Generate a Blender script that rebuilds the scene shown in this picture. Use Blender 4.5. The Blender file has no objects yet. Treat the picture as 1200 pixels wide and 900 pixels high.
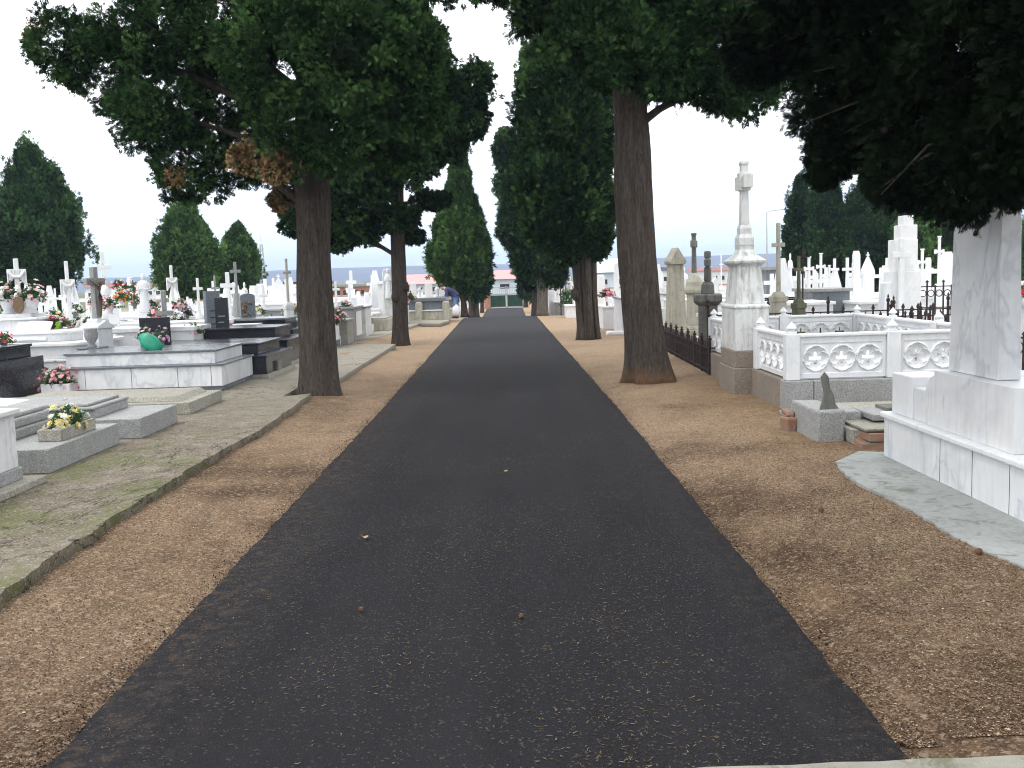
import bpy, bmesh, math, random
import numpy as np
from mathutils import Vector, Matrix, noise as mnoise

random.seed(7)
RNG = np.random.default_rng(11)
scene = bpy.context.scene
COL = scene.collection
PI = math.pi

# ------------------------------------------------------------------ camera
CAMH = 1.6
PITCH = math.radians(6.17)
ROLL = math.radians(1.75)
F = 1167.0
RC = Matrix.Rotation(PI/2 - PITCH, 3, 'X') @ Matrix.Rotation(-ROLL, 3, 'Z')
cd = bpy.data.cameras.new('camera')
cam = bpy.data.objects.new('camera', cd)
COL.objects.link(cam)
cam.matrix_world = Matrix.Translation((0, 0, CAMH)) @ RC.to_4x4()
cd.sensor_width = 36.0
cd.lens = F / 1200.0 * 36.0
cd.clip_start = 0.05
cd.clip_end = 9000
scene.camera = cam


def ray(px, py):
    return RC @ Vector(((px - 600) / F, (450 - py) / F, -1.0))


def G(px, py, z=0.0):
    w = ray(px, py)
    t = (z - CAMH) / w.z
    return Vector((w.x * t, w.y * t, z))


def W(px, py, Y):
    w = ray(px, py)
    t = Y / w.y
    return Vector((w.x * t, Y, CAMH + w.z * t))


def zdip(Y):
    if Y < 38: return 0.0
    if Y < 42: return -0.048 * (Y - 38) ** 2 / 8
    if Y < 60: return -0.096 - 0.048 * (Y - 42)
    if Y < 66: return -0.96 - 0.048 * (Y - 60) + 0.0047 * (Y - 60) ** 2
    if Y < 84: return -1.079 + 0.006 * (Y - 66)
    return -0.97


def zl(Y):           # left terrace level
    return 0.11 + zdip(Y)


# ------------------------------------------------------------------ node helpers
class NT:
    def __init__(s, name):
        s.m = bpy.data.materials.new(name)
        s.m.use_nodes = True
        s.t = s.m.node_tree
        s.t.nodes.clear()
        s.out = s.t.nodes.new('ShaderNodeOutputMaterial')

    def n(s, typ, props=None, **ins):
        nd = s.t.nodes.new(typ)
        for k, v in (props or {}).items():
            setattr(nd, k, v)
        for k, v in ins.items():
            key = int(k[1:]) if k[0] == '_' else k
            s.set(nd, key, v)
        return nd

    def set(s, nd, key, v):
        if isinstance(key, str) and key not in nd.inputs:
            key = key.replace('_', ' ')
        sock = nd.inputs[key]
        if isinstance(v, bpy.types.NodeSocket):
            s.t.links.new(v, sock)
        elif isinstance(v, bpy.types.Node):
            s.t.links.new(v.outputs[0], sock)
        else:
            if isinstance(v, (tuple, list)) and len(v) == 3 and sock.type == 'RGBA':
                v = (*v, 1)
            sock.default_value = v

    def pos(s, scale=(1, 1, 1)):
        g = s.n('ShaderNodeNewGeometry')
        mp = s.n('ShaderNodeMapping')
        s.t.links.new(g.outputs['Position'], mp.inputs['Vector'])
        mp.inputs['Scale'].default_value = scale
        return mp.outputs[0]

    def noise(s, scale, vec=None, detail=4, rough=.6, dist=0.0):
        nd = s.n('ShaderNodeTexNoise', Scale=scale, Detail=detail, Roughness=rough, Distortion=dist)
        s.t.links.new(vec if vec is not None else s.pos(), nd.inputs['Vector'])
        return nd.outputs['Fac']

    def ramp(s, fac, lo, hi, a=0.0, b=1.0):
        nd = s.n('ShaderNodeMapRange', _0=fac, _1=lo, _2=hi, _3=a, _4=b)
        return nd.outputs[0]

    def cramp(s, fac, stops):
        nd = s.n('ShaderNodeValToRGB', _0=fac)
        cr = nd.color_ramp
        while len(cr.elements) < len(stops):
            cr.elements.new(0.5)
        for e, (p, c) in zip(cr.elements, stops):
            e.position = p
            e.color = (*c, 1)
        return nd.outputs[0]

    def mix(s, fac, a, b, mode='MIX'):
        nd = s.n('ShaderNodeMix', {'data_type': 'RGBA', 'blend_type': mode})
        s.set(nd, 0, fac)
        s.set(nd, 6, a)
        s.set(nd, 7, b)
        return nd.outputs[2]

    def math(s, op, a, b=0.0):
        return s.n('ShaderNodeMath', {'operation': op}, _0=a, _1=b).outputs[0]

    def bump(s, h, strength=.3, dist=.01, normal=None):
        nd = s.n('ShaderNodeBump', Strength=strength, Distance=dist, Height=h)
        if normal is not None:
            s.t.links.new(normal, nd.inputs['Normal'])
        return nd.outputs[0]

    def finish(s, color, rough=.8, normal=None, spec=.4, metallic=0.0, transl=0.0):
        p = s.n('ShaderNodeBsdfPrincipled')
        s.set(p, 'Base Color', color)
        s.set(p, 'Roughness', rough)
        s.set(p, 'Specular IOR Level', spec)
        s.set(p, 'Metallic', metallic)
        if normal is not None:
            s.t.links.new(normal, p.inputs['Normal'])
        sh = p.outputs[0]
        if transl > 0:
            tr = s.n('ShaderNodeBsdfTranslucent')
            s.set(tr, 'Color', color)
            mx = s.n('ShaderNodeMixShader', _0=transl)
            s.t.links.new(sh, mx.inputs[1])
            s.t.links.new(tr.outputs[0], mx.inputs[2])
            sh = mx.outputs[0]
        s.t.links.new(sh, s.out.inputs['Surface'])
        return s.m


def stone(name, c1, c2, scale=2.5, vein=None, vein_scale=1.6, streak=None, streak_amt=.5, speck=None,
          speck_scale=160, blotch=None, blotch_amt=.4, rough=.6, bump=.15, bscale=60, spec=.4):
    t = NT(name)
    p = t.pos()
    col = t.mix(t.ramp(t.noise(scale, p, 6, .65), .3, .7), c1, c2)
    if vein:
        w = t.noise(vein_scale, t.pos((1, 1.3, .55)), 5, .6, 1.6)
        v = t.math('ABSOLUTE', t.math('SUBTRACT', w, .5))
        col = t.mix(t.ramp(v, 0.0, .022, .55, 0), col, vein)
        w2 = t.noise(vein_scale * .7, t.pos((1.2, .8, .8)), 4, .6, 2.5)
        v2 = t.math('ABSOLUTE', t.math('SUBTRACT', w2, .47))
        col = t.mix(t.ramp(v2, 0.0, .09, .28, 0), col, vein)
    if streak:
        st = t.noise(7, t.pos((2.2, 2.2, .22)), 5, .7)
        st2 = t.noise(1.1, p, 3, .6)
        f = t.math('MULTIPLY', t.ramp(st, .48, .72, 0, 1), t.ramp(st2, .35, .65, .15, streak_amt))
        col = t.mix(f, col, streak)
    if blotch:
        b = t.noise(5.5, p, 7, .75, .6)
        col = t.mix(t.ramp(b, .52, .64, 0, blotch_amt), col, blotch)
    if speck:
        v = t.n('ShaderNodeTexVoronoi', Scale=speck_scale)
        t.t.links.new(p, v.inputs['Vector'])
        sp = t.n('ShaderNodeSeparateColor', _0=v.outputs['Color']).outputs[0]
        col = t.mix(t.ramp(sp, .62, .66, 0, .8), col, speck)
        col = t.mix(t.ramp(sp, .18, .14, 0, .6), col, tuple(min(1, c * 1.7 + .05) for c in c2))
    h = t.noise(bscale, p, 5, .7)
    rr = t.ramp(t.noise(4, p, 4), .3, .7, rough - .08, rough + .1)
    return t.finish(col, rr, t.bump(h, bump, .006), spec)


M = {}
M['marble'] = stone('white_marble', (.74, .75, .76), (.66, .68, .70), 1.6, vein=(.58, .61, .64), streak=(.48, .46, .41), streak_amt=.55, rough=.42, bump=.05)
M['marble_veined'] = stone('veined_marble', (.72, .73, .735), (.65, .665, .675), 1.0, vein=(.38, .41, .46), vein_scale=.6, streak=(.42, .39, .32), streak_amt=.45, rough=.38, bump=.04)
M['marble_clean'] = stone('bright_white_marble', (.80, .80, .79), (.74, .75, .75), 2.0, vein=(.6, .62, .64), rough=.4, bump=.04)
M['marble_weathered'] = stone('weathered_marble', (.66, .67, .66), (.52, .54, .53), 2.6, streak=(.17, .17, .14), streak_amt=1.0, blotch=(.28, .28, .22), blotch_amt=.5, rough=.6, bump=.12)
M['granite'] = stone('grey_granite', (.34, .35, .345), (.27, .275, .27), 4, speck=(.14, .14, .14), speck_scale=210, blotch=(.16, .17, .13), blotch_amt=.35, streak=(.13, .12, .10), streak_amt=.5, rough=.6, bump=.12)
M['granite_rust'] = stone('rust_stained_granite', (.27, .22, .17), (.19, .165, .14), 3, speck=(.10, .09, .08), speck_scale=190, blotch=(.30, .17, .09), blotch_amt=.55, streak=(.14, .11, .08), streak_amt=.5, rough=.75, bump=.2)
M['slab_grey'] = stone('polished_grey_slab', (.16, .18, .20), (.12, .14, .16), 3, speck=(.07, .08, .09), speck_scale=260, rough=.22, bump=.02, spec=.5)
M['black'] = stone('polished_black_granite', (.020, .022, .027), (.012, .013, .017), 5, speck=(.035, .04, .05), speck_scale=300, rough=.2, bump=.01, spec=.3)
M['concrete'] = stone('aged_concrete', (.36, .35, .30), (.27, .26, .22), 2.2, blotch=(.17, .165, .12), blotch_amt=.6, streak=(.15, .14, .11), streak_amt=.6, speck=(.2, .19, .16), speck_scale=120, rough=.9, bump=.35)
M['limestone'] = stone('lichened_limestone', (.46, .44, .37), (.33, .315, .255), 3, streak=(.12, .115, .08), streak_amt=1.0, blotch=(.25, .225, .11), blotch_amt=.55, rough=.85, bump=.3)
M['dark_stone'] = stone('dark_weathered_stone', (.20, .20, .18), (.11, .115, .10), 3.5, streak=(.05, .05, .04), streak_amt=1.0, blotch=(.24, .24, .19), blotch_amt=.4, rough=.9, bump=.4)
M['moss_stone'] = stone('mossy_dark_stone', (.13, .13, .085), (.07, .075, .05), 4, blotch=(.12, .14, .05), blotch_amt=.7, rough=.95, bump=.5)
M['plaster'] = stone('white_plaster', (.74, .74, .73), (.66, .67, .68), 1.2, streak=(.5, .48, .44), streak_amt=.4, rough=.8, bump=.05)
M['brick'] = stone('orange_brick', (.44, .21, .12), (.34, .16, .095), 3, blotch=(.3, .14, .09), blotch_amt=.4, rough=.9, bump=.1)
M['brick_broken'] = stone('broken_brick', (.30, .13, .075), (.22, .17, .13), 9, blotch=(.20, .18, .14), blotch_amt=.95, rough=.95, bump=.5)
M['wall_blue'] = stone('pale_blue_wall', (.62, .68, .74), (.56, .62, .70), .3, rough=.7, bump=.02)
M['roof_pink'] = stone('faded_red_roof', (.62, .30, .29), (.54, .27, .26), .4, rough=.8, bump=.03)
M['bronze'] = stone('dull_bronze', (.20, .12, .06), (.10, .07, .04), 30, rough=.5, bump=.6, bscale=90)
M['plaque'] = stone('white_plaque', (.80, .80, .80), (.74, .75, .76), 3, rough=.35, bump=.02)
M['glass'] = stone('dark_window_glass', (.03, .035, .04), (.02, .025, .03), 2, rough=.12, bump=.0)
M['metal'] = stone('galvanised_metal', (.42, .44, .46), (.34, .36, .38), 6, rough=.5, bump=.02)


def iron():
    t = NT('rusted_black_iron')
    n = t.noise(22, None, 5)
    c = t.mix(t.ramp(n, .42, .62), (.016, .014, .016), (.055, .026, .020))
    return t.finish(c, .75, t.bump(n, .4, .004), .4)
M['iron'] = iron()


def rustwood():
    t = NT('rusty_red_sheet')
    n = t.noise(6, t.pos((1, 1, .4)), 6, .7)
    c = t.mix(t.ramp(n, .35, .65), (.20, .055, .035), (.11, .045, .035))
    return t.finish(c, .8, t.bump(n, .3, .004))
M['rust'] = rustwood()


def simple(name, c, rough=.7, var=.25, scale=25, transl=0.0, spec=.3):
    t = NT(name)
    n = t.noise(scale, None, 3)
    col = t.mix(t.ramp(n, .3, .7), tuple(x * (1 - var) for x in c), tuple(min(1, x * (1 + var * .6)) for x in c))
    return t.finish(col, rough, None, spec, 0, transl)


M['pink'] = simple('pink_petals', (.80, .28, .36), .6, .3, 40, .25)
M['palepink'] = simple('pale_pink_petals', (.84, .55, .58), .6, .25, 40, .25)
M['white_fl'] = simple('white_petals', (.85, .83, .80), .6, .12, 40, .25)
M['red'] = simple('red_petals', (.62, .04, .06), .6, .3, 40, .2)
M['yellow'] = simple('pale_yellow_petals', (.82, .72, .30), .6, .25, 40, .25)
M['lime'] = simple('lime_petals', (.38, .62, .08), .6, .25, 40, .25)
M['orange'] = simple('orange_petals', (.80, .30, .08), .6, .25, 40, .25)
M['lilac'] = simple('lilac_petals', (.56, .30, .58), .6, .25, 40, .25)
M['leaf'] = simple('bouquet_leaves', (.055, .13, .045), .6, .45, 30, .2)
M['green_bag'] = simple('green_plastic', (.02, .36, .22), .38, .25, 9, .15, .5)
M['white_bag'] = simple('white_plastic', (.8, .8, .82), .4, .1, 9, .2, .5)
M['green_sheet'] = simple('green_sheeting', (.018, .055, .035), .7, .35, 3)
M['skin'] = simple('skin', (.55, .33, .25), .55, .1)
M['hair'] = simple('dark_hair', (.03, .02, .018), .5, .3)
M['navy'] = simple('navy_jacket', (.05, .05, .12), .8, .3, 12)
M['denim'] = simple('blue_denim', (.12, .20, .38), .85, .25, 16)
M['grout'] = simple('dark_joint', (.06, .06, .06), .9, .2)
M['planter_soil'] = simple('soil', (.05, .035, .025), .95, .3)
M['cone'] = simple('brown_cone', (.12, .06, .035), .8, .4, 60)
M['dryleaf'] = simple('dry_leaf', (.45, .30, .15), .8, .3, 40, .1)


def foliage(name, dark, mid, light, transl=.12, dead=(.26, .15, .07)):
    t = NT(name)
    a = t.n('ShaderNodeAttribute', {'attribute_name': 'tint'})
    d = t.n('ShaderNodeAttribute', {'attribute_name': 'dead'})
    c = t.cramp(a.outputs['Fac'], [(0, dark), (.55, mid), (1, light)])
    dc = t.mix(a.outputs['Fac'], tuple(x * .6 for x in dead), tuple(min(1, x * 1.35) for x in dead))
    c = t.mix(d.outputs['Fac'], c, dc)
    return t.finish(c, .85, None, .03, 0, transl)


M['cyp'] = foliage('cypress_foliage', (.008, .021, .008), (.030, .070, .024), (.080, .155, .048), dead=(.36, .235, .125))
M['cyp_dark'] = foliage('shade_toned_cypress_foliage', (.004, .007, .004), (.008, .015, .007), (.014, .026, .011), .04)  # darker copy: the near-black of backlit crowns is painted into the colour
M['cyp_bg'] = foliage('lit_toned_cypress_foliage', (.020, .046, .013), (.070, .145, .038), (.140, .245, .065))  # lighter copy: the brightness of lit crowns is painted into the colour


def bark(name, base, light, stain=None):
    t = NT(name)
    p = t.pos((1, 1, .10))
    n = t.noise(26, p, 6, .7, .6)
    n2 = t.noise(70, t.pos((1, 1, .16)), 4, .7)
    n3 = t.noise(1.4, None, 4)
    c = t.mix(t.ramp(n, .35, .68), base, light)
    c = t.mix(t.ramp(n2, .48, .68, 0, .8), c, tuple(x * .3 for x in base))
    c = t.mix(t.ramp(n3, .42, .7, 0, .4), c, tuple(x * .7 for x in light))
    if stain:
        sep = t.n('ShaderNodeSeparateXYZ', _0=t.pos())
        f = t.math('MULTIPLY', t.ramp(t.math('ADD', sep.outputs[2], t.math('MULTIPLY', t.noise(3, None, 4), .5)), .55, .15, 0, 1), .7)
        c = t.mix(f, c, stain)
    h = t.math('ADD', n, t.math('MULTIPLY', n2, .5))
    return t.finish(c, .95, t.bump(h, 1.0, .05), .08)


M['bark'] = bark('cypress_bark', (.052, .042, .035), (.130, .112, .095))
M['bark_orange'] = bark('orange_footed_bark', (.052, .042, .035), (.130, .112, .095), (.22, .115, .055))
M['bark_grey'] = bark('grey_cypress_bark', (.062, .050, .041), (.155, .135, .112))

M['bark_pale'] = bark('pale_cypress_bark', (.14, .118, .095), (.30, .26, .215))


# ------------------------------------------------------------------ mesh builder
class MB:
    def __init__(s):
        s.v = []
        s.f = []

    def add(s, vs, fs):
        o = len(s.v)
        s.v.extend([tuple(v) for v in vs])
        s.f.extend([tuple(i + o for i in f) for f in fs])
        return s

    def box(s, x0, x1, y0, y1, z0, z1, tx=1.0, ty=1.0, rot=0.0):
        cx, cy = (x0 + x1) / 2, (y0 + y1) / 2
        hx, hy = abs(x1 - x0) / 2, abs(y1 - y0) / 2
        c, sn = math.cos(rot), math.sin(rot)
        vs = []
        for z, ax, ay in ((z0, 1, 1), (z1, tx, ty)):
            for sx, sy in ((-1, -1), (1, -1), (1, 1), (-1, 1)):
                dx, dy = sx * hx * ax, sy * hy * ay
                vs.append((cx + dx * c - dy * sn, cy + dx * sn + dy * c, z))
        return s.add(vs, [(3, 2, 1, 0), (4, 5, 6, 7), (0, 1, 5, 4), (1, 2, 6, 5), (2, 3, 7, 6), (3, 0, 4, 7)])

    def cbox(s, cx, cy, hx, hy, z0, z1, tx=1.0, ty=1.0, rot=0.0):
        return s.box(cx - hx, cx + hx, cy - hy, cy + hy, z0, z1, tx, ty, rot)

    def lathe(s, cx, cy, prof, n=16, sq=None):
        """prof: (r, z) list; sq: treat as square section (hx,hy multiplier)"""
        k = len(s.v)
        vs, fs = [], []
        for r, z in prof:
            for i in range(n):
                a = 2 * PI * (i + .5) / n
                if sq:
                    m = 1 / max(abs(math.cos(a)), abs(math.sin(a)))
                    vs.append((cx + r * m * math.cos(a) * sq[0], cy + r * m * math.sin(a) * sq[1], z))
                else:
                    vs.append((cx + r * math.cos(a), cy + r * math.sin(a), z))
        for j in range(len(prof) - 1):
            for i in range(n):
                i2 = (i + 1) % n
                fs.append((j * n + i, j * n + i2, (j + 1) * n + i2, (j + 1) * n + i))
        fs.append(tuple(range(n - 1, -1, -1)))
        fs.append(tuple((len(prof) - 1) * n + i for i in range(n)))
        return s.add(vs, fs)

    def sqloft(s, prof):
        """square/rect loft: (hx, hy, z) list about origin"""
        vs, fs = [], []
        for hx, hy, z in prof:
            vs += [(-hx, -hy, z), (hx, -hy, z), (hx, hy, z), (-hx, hy, z)]
        for j in range(len(prof) - 1):
            for i in range(4):
                i2 = (i + 1) % 4
                fs.append((j * 4 + i, j * 4 + i2, (j + 1) * 4 + i2, (j + 1) * 4 + i))
        fs.append((3, 2, 1, 0))
        L = (len(prof) - 1) * 4
        fs.append((L, L + 1, L + 2, L + 3))
        return s.add(vs, fs)

    def tube(s, pts, rad, n=8):
        pts = [Vector(p) for p in pts]
        if not hasattr(rad, '__len__'):
            rad = [rad] * len(pts)
        vs, fs = [], []
        up = Vector((0, 0, 1))
        for i, p in enumerate(pts):
            d = (pts[min(i + 1, len(pts) - 1)] - pts[max(i - 1, 0)]).normalized()
            a = d.cross(up)
            if a.length < .05:
                a = d.cross(Vector((0, 1, 0)))
            a.normalize()
            b = d.cross(a)
            for k in range(n):
                t = 2 * PI * k / n
                vs.append(p + (a * math.cos(t) + b * math.sin(t)) * rad[i])
        for j in range(len(pts) - 1):
            for i in range(n):
                i2 = (i + 1) % n
                fs.append((j * n + i, j * n + i2, (j + 1) * n + i2, (j + 1) * n + i))
        fs.append(tuple(range(n)))
        fs.append(tuple((len(pts) - 1) * n + i for i in reversed(range(n))))
        return s.add(vs, fs)

    def ball(s, c, r, n=8, m=6, jit=0.0):
        rx, ry, rz = r if hasattr(r, '__len__') else (r, r, r)
        vs, fs = [], []
        for j in range(m + 1):
            th = PI * j / m
            for i in range(n):
                a = 2 * PI * i / n
                q = 1 + (random.uniform(-jit, jit) if jit else 0)
                vs.append((c[0] + rx * q * math.sin(th) * math.cos(a), c[1] + ry * q * math.sin(th) * math.sin(a), c[2] + rz * q * math.cos(th)))
        for j in range(m):
            for i in range(n):
                i2 = (i + 1) % n
                fs.append((j * n + i, (j + 1) * n + i, (j + 1) * n + i2, j * n + i2))
        return s.add(vs, fs)

    def prism(s, poly, y0, y1):
        """poly in x-z plane extruded along y"""
        n = len(poly)
        vs = [(x, y0, z) for x, z in poly] + [(x, y1, z) for x, z in poly]
        fs = [tuple(range(n)), tuple(reversed(range(n, 2 * n)))]
        for i in range(n):
            i2 = (i + 1) % n
            fs.append((i, i + n, i2 + n, i2))
        return s.add(vs, fs)

    def xform(s, mtx):
        s.v = [tuple(mtx @ Vector(v)) for v in s.v]
        return s

    def build(s, name, m, parent=None, bevel=0.0, smooth=False, origin=(0, 0, 0), fixn=True):
        me = bpy.data.meshes.new(name)
        me.from_pydata(s.v, [], s.f)
        if fixn:
            bm = bmesh.new()
            bm.from_mesh(me)
            bmesh.ops.remove_doubles(bm, verts=bm.verts, dist=1e-5)
            bmesh.ops.recalc_face_normals(bm, faces=bm.faces)
            bm.to_mesh(me)
            bm.free()
        if smooth:
            for p in me.polygons: p.use_smooth = True
        me.materials.append(m)
        o = bpy.data.objects.new(name, me)
        COL.objects.link(o)
        o.location = origin
        if parent: o.parent = parent
        if bevel > 0:
            b = o.modifiers.new('bevel', 'BEVEL')
            b.width = bevel
            b.segments = 2
            b.limit_method = 'ANGLE'
            b.angle_limit = math.radians(35)
        return o


USED = {}


def tag(o, label, cat, group=None, kind=None):
    if label:
        if label in USED: print('DUP LABEL', label)
        if len(label.split()) > 16: print('LONG', label)
        USED[label] = 1
        o['label'] = label
    if cat: o['category'] = cat
    if group: o['group'] = group
    if kind: o['kind'] = kind
    return o


def thing(name, label, cat, loc=(0, 0, 0), rz=0.0, group=None):
    o = bpy.data.objects.new(name, None)
    COL.objects.link(o)
    o.location = loc
    o.rotation_euler = (0, 0, rz)
    o.empty_display_size = .2
    return tag(o, label, cat, group)


def structure(o):
    o['kind'] = 'structure'
    return o


# ------------------------------------------------------------------ generic graveyard builders
def tomb(x0, x1, y0, y1, zb, tiers, label, name='tomb', group=None, rz=0, cat='tomb', joints=None):
    """tiers: (name, inset, z0, z1, mat[, taper]) in metres over zb"""
    cx, cy = (x0 + x1) / 2, (y0 + y1) / 2
    t = thing(name, label, cat, (cx, cy, zb), rz, group)
    hx, hy = abs(x1 - x0) / 2, abs(y1 - y0) / 2
    first = None
    for tr in tiers:
        nm, ins, z0, z1, m = tr[:5]
        tp = tr[5] if len(tr) > 5 else 1.0
        b = MB().cbox(0, 0, hx - ins, hy - ins, z0, z1, tp, tp)
        o = b.build(nm, M[m], t, bevel=.008 if z1 - z0 > .03 else .004)
        first = first or o
    if joints:   # thin open joints between facing slabs, slightly recessed dark mortar proud by 2 mm
        for (ax, u, ins, z0, z1) in joints:
            if ax == 'x':   # joint on the y0 face at local x = u
                MB().box(u - .003, u + .003, -hy + ins - .002, -hy + ins + .01, z0, z1).build('joint', M['grout'], t)
            else:
                sx = hx if ax == '+y' else -hx
                ins2 = -ins if ax == '+y' else ins
                MB().box(sx + ins2 - .002 * (1 if sx < 0 else -1) - (.004 if sx < 0 else 0), sx + ins2 + .002 + (.0 if sx > 0 else .0), u - .003, u + .003, z0, z1).build('joint', M['grout'], t)
    return t


def cross_mb(h, w, sw, th, z0=0.0, arm=.70, budded=False, taper=.86):
    """cross standing on z0; arms along local x"""
    b = MB()
    za = z0 + h * arm
    b.cbox(0, 0, sw / 2, th / 2, z0, za - sw / 2, taper, taper)
    b.cbox(0, 0, sw / 2 * taper, th / 2 * taper, za + sw / 2, z0 + h)
    b.cbox(0, 0, w / 2, th / 2 * taper, za - sw / 2, za + sw / 2)
    if budded:
        for sx in (-1, 1):
            b.cbox(sx * w / 2, 0, sw * .28, th / 2 * 1.05, za - sw * .78, za + sw * .78)
        b.cbox(0, 0, sw * .72, th / 2 * 1.05, z0 + h - sw * .3, z0 + h + sw * .16)
    return b


def statue(t, h, w, m, z0):
    b = MB().lathe(0, 0, [(w * .42, z0), (w * .46, z0 + h * .05), (w * .34, z0 + h * .3), (w * .30, z0 + h * .52), (w * .40, z0 + h * .72), (w * .33, z0 + h * .80), (w * .11, z0 + h * .84)], 12)
    b.ball((0, 0, z0 + h * .92), (w * .17, w * .17, h * .09), 10, 8)
    for sx in (-1, 1):
        b.tube([(sx * w * .34, 0, z0 + h * .76), (sx * w * .44, -w * .12, z0 + h * .6), (sx * w * .1, -w * .36, z0 + h * .62)], [w * .11, w * .10, w * .07], 8)
    b.build('figure', M[m], t, smooth=True)


def monument(px, ytop, Y, wpx, kind, m, desc, side, rz=PI / 2, m2=None, zb=None, ped=.38, name='cross_monument', cat='cross', label=None):
    """A grave cross whose top is at (px, ytop) when it stands Y metres out."""
    top = W(px, ytop, Y)
    zb = (zl(Y) if side < 0 else zdip(Y)) if zb is None else zb
    H = top.z - zb
    w = wpx * Y / F
    t = thing(name, label or desc, cat, (top.x, Y, zb), rz)
    m2 = m2 or m
    hp = H * ped
    if kind in ('rough', 'latin', 'draped', 'budded', 'small'):
        if kind == 'rough' or kind == 'small':
            b = MB()
            prof = []
            for i in range(7):
                u = i / 6
                r = w * (.95 - .62 * u ** .8)
                prof.append((max(r, w * .2) * random.uniform(.9, 1.1), hp * u))
            b.lathe(0, 0, prof, 9)
            b.v = [(x * (1 + random.uniform(-.08, .08)), y * .75 * (1 + random.uniform(-.08, .08)), z) for x, y, z in b.v]
            b.build('rock_base', M[m2], t, bevel=.01)
        else:
            MB().cbox(0, 0, w * .75, w * .6, 0, hp * .22).cbox(0, 0, w * .55, w * .45, hp * .22, hp * .84, .86, .86) \
                .cbox(0, 0, w * .56, w * .46, hp * .84, hp * .93).cbox(0, 0, w * .42, w * .36, hp * .93, hp, .7, .7).build('pedestal', M[m2], t, bevel=.012)
        sw = w * .30
        cross_mb(H - hp, w, sw, sw * .9, hp, .68 if kind != 'rough' else .70, kind == 'budded').build('cross', M[m], t, bevel=.01)
        if kind == 'draped':
            za = hp + (H - hp) * .68
            d = MB()
            for sx in (-1, 1):
                n = 6
                for i in range(n):
                    u0, u1 = i / n, (i + 1) / n
                    z0_, z1_ = za + sw * .62, za + sw * .62
                    drop0 = (H - hp) * (.30 * (u1) ** .7) * (1 if sx > 0 else .85)
                    d.box(sx * w * .5 * u0, sx * w * .5 * u1, -sw * .62 - .01 * (i % 2), sw * .55 + .01 * (i % 2), za + sw * .56 - drop0 - sw * .6, za + sw * .6, .92, .9)
            d.tube([(-w * .45, -sw * .75, za + sw * .2), (-w * .15, -sw * .95, za - sw * .9), (w * .2, -sw * .95, za - sw * .9), (w * .45, -sw * .75, za + sw * .2)], [sw * .3] * 4, 8)
            d.build('drape', M[m], t, bevel=.012)
    elif kind == 'figure':
        MB().cbox(0, 0, w * .7, w * .6, 0, hp * .3).cbox(0, 0, w * .5, w * .45, hp * .3, hp, .9, .9).build('pedestal', M[m2], t, bevel=.012)
        statue(t, H - hp, w, m, hp)
    elif kind == 'crossfigure':
        MB().cbox(0, 0, w * .75, w * .55, 0, hp * .35).cbox(0, 0, w * .55, w * .45, hp * .35, hp, .9, .9).build('pedestal', M[m2], t, bevel=.012)
        cross_mb(H - hp, w, w * .3, w * .26, hp, .78).build('cross', M[m], t, bevel=.01)
        g = thing_child('statue', t, (0, -w * .32, 0))
        statue(g, (H - hp) * .62, w * .6, m, hp)
    elif kind == 'slab':
        MB().cbox(0, 0, w * .62, w * .35, 0, H * .16).cbox(0, 0, w * .5, w * .22, H * .16, H * .96).cbox(0, 0, w * .46, w * .2, H * .96, H, .8, .8).build('stele', M[m], t, bevel=.012)
    elif kind == 'gable':
        MB().cbox(0, 0, w * .62, w * .4, 0, H * .14).build('base', M[m2], t, bevel=.01)
        MB().prism([(-w * .5, H * .14), (w * .5, H * .14), (w * .46, H * .72), (w * .54, H * .74), (w * .5, H * .80), (0, H * .97), (-w * .5, H * .80), (-w * .54, H * .74), (-w * .46, H * .72)], -w * .2, w * .2).build('stele', M[m], t, bevel=.01)
        cross_mb(H * .1, w * .3, w * .09, w * .09, H * .93, .6).build('finial', M[m], t)
        MB().prism([(-w * .33, H * .2), (w * .33, H * .2), (w * .33, H * .66), (0, H * .78), (-w * .33, H * .66)], -w * .23, -w * .19).build('inset_panel', M['plaque'], t)
    return t, H, w


def thing_child(name, parent, loc):
    o = bpy.data.objects.new(name, None)
    COL.objects.link(o)
    o.parent = parent
    o.location = loc
    return o


def headtomb(t, H, w, desc, L=2.0, m='marble', side=-1, h=.45, wid=1.1):
    """the low tomb lying at the foot of a monument"""
    x, y, zb = t.location
    d = 1 if side < 0 else -1
    xa, xb = x + d * (w * .8 + .06), x + d * (w * .8 + .06 + L)
    cap = {'marble': 'marble', 'marble_clean': 'marble', 'granite': 'granite', 'black': 'black', 'marble_weathered': 'marble_weathered', 'concrete': 'concrete', 'slab_grey': 'slab_grey', 'limestone': 'limestone'}.get(m, m)
    lo, hi = min(xa, xb), max(xa, xb)
    if side < 0: hi = min(hi, -4.0)
    else: lo = max(lo, 3.5 if y < 28 else 2.9)
    if hi - lo < .5: return None
    xa, xb = lo, hi
    return tomb(min(xa, xb), max(xa, xb), y - wid / 2, y + wid / 2, zb, [('plinth', 0, 0, h * .45, m), ('upper_tier', .08, h * .45, h * .9, m), ('cover_slab', .05, h * .9, h, cap)], desc)


def bloom_pts(n, r, rz):
    out = []
    for _ in range(n):
        a = random.uniform(0, 2 * PI)
        u = random.random()
        th = math.acos(1 - u * 1.25)
        q = random.uniform(.5, 1.18)
        out.append((r * q * math.sin(th) * math.cos(a), r * q * math.sin(th) * math.sin(a), rz * q * math.cos(th)))
    return out


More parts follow.
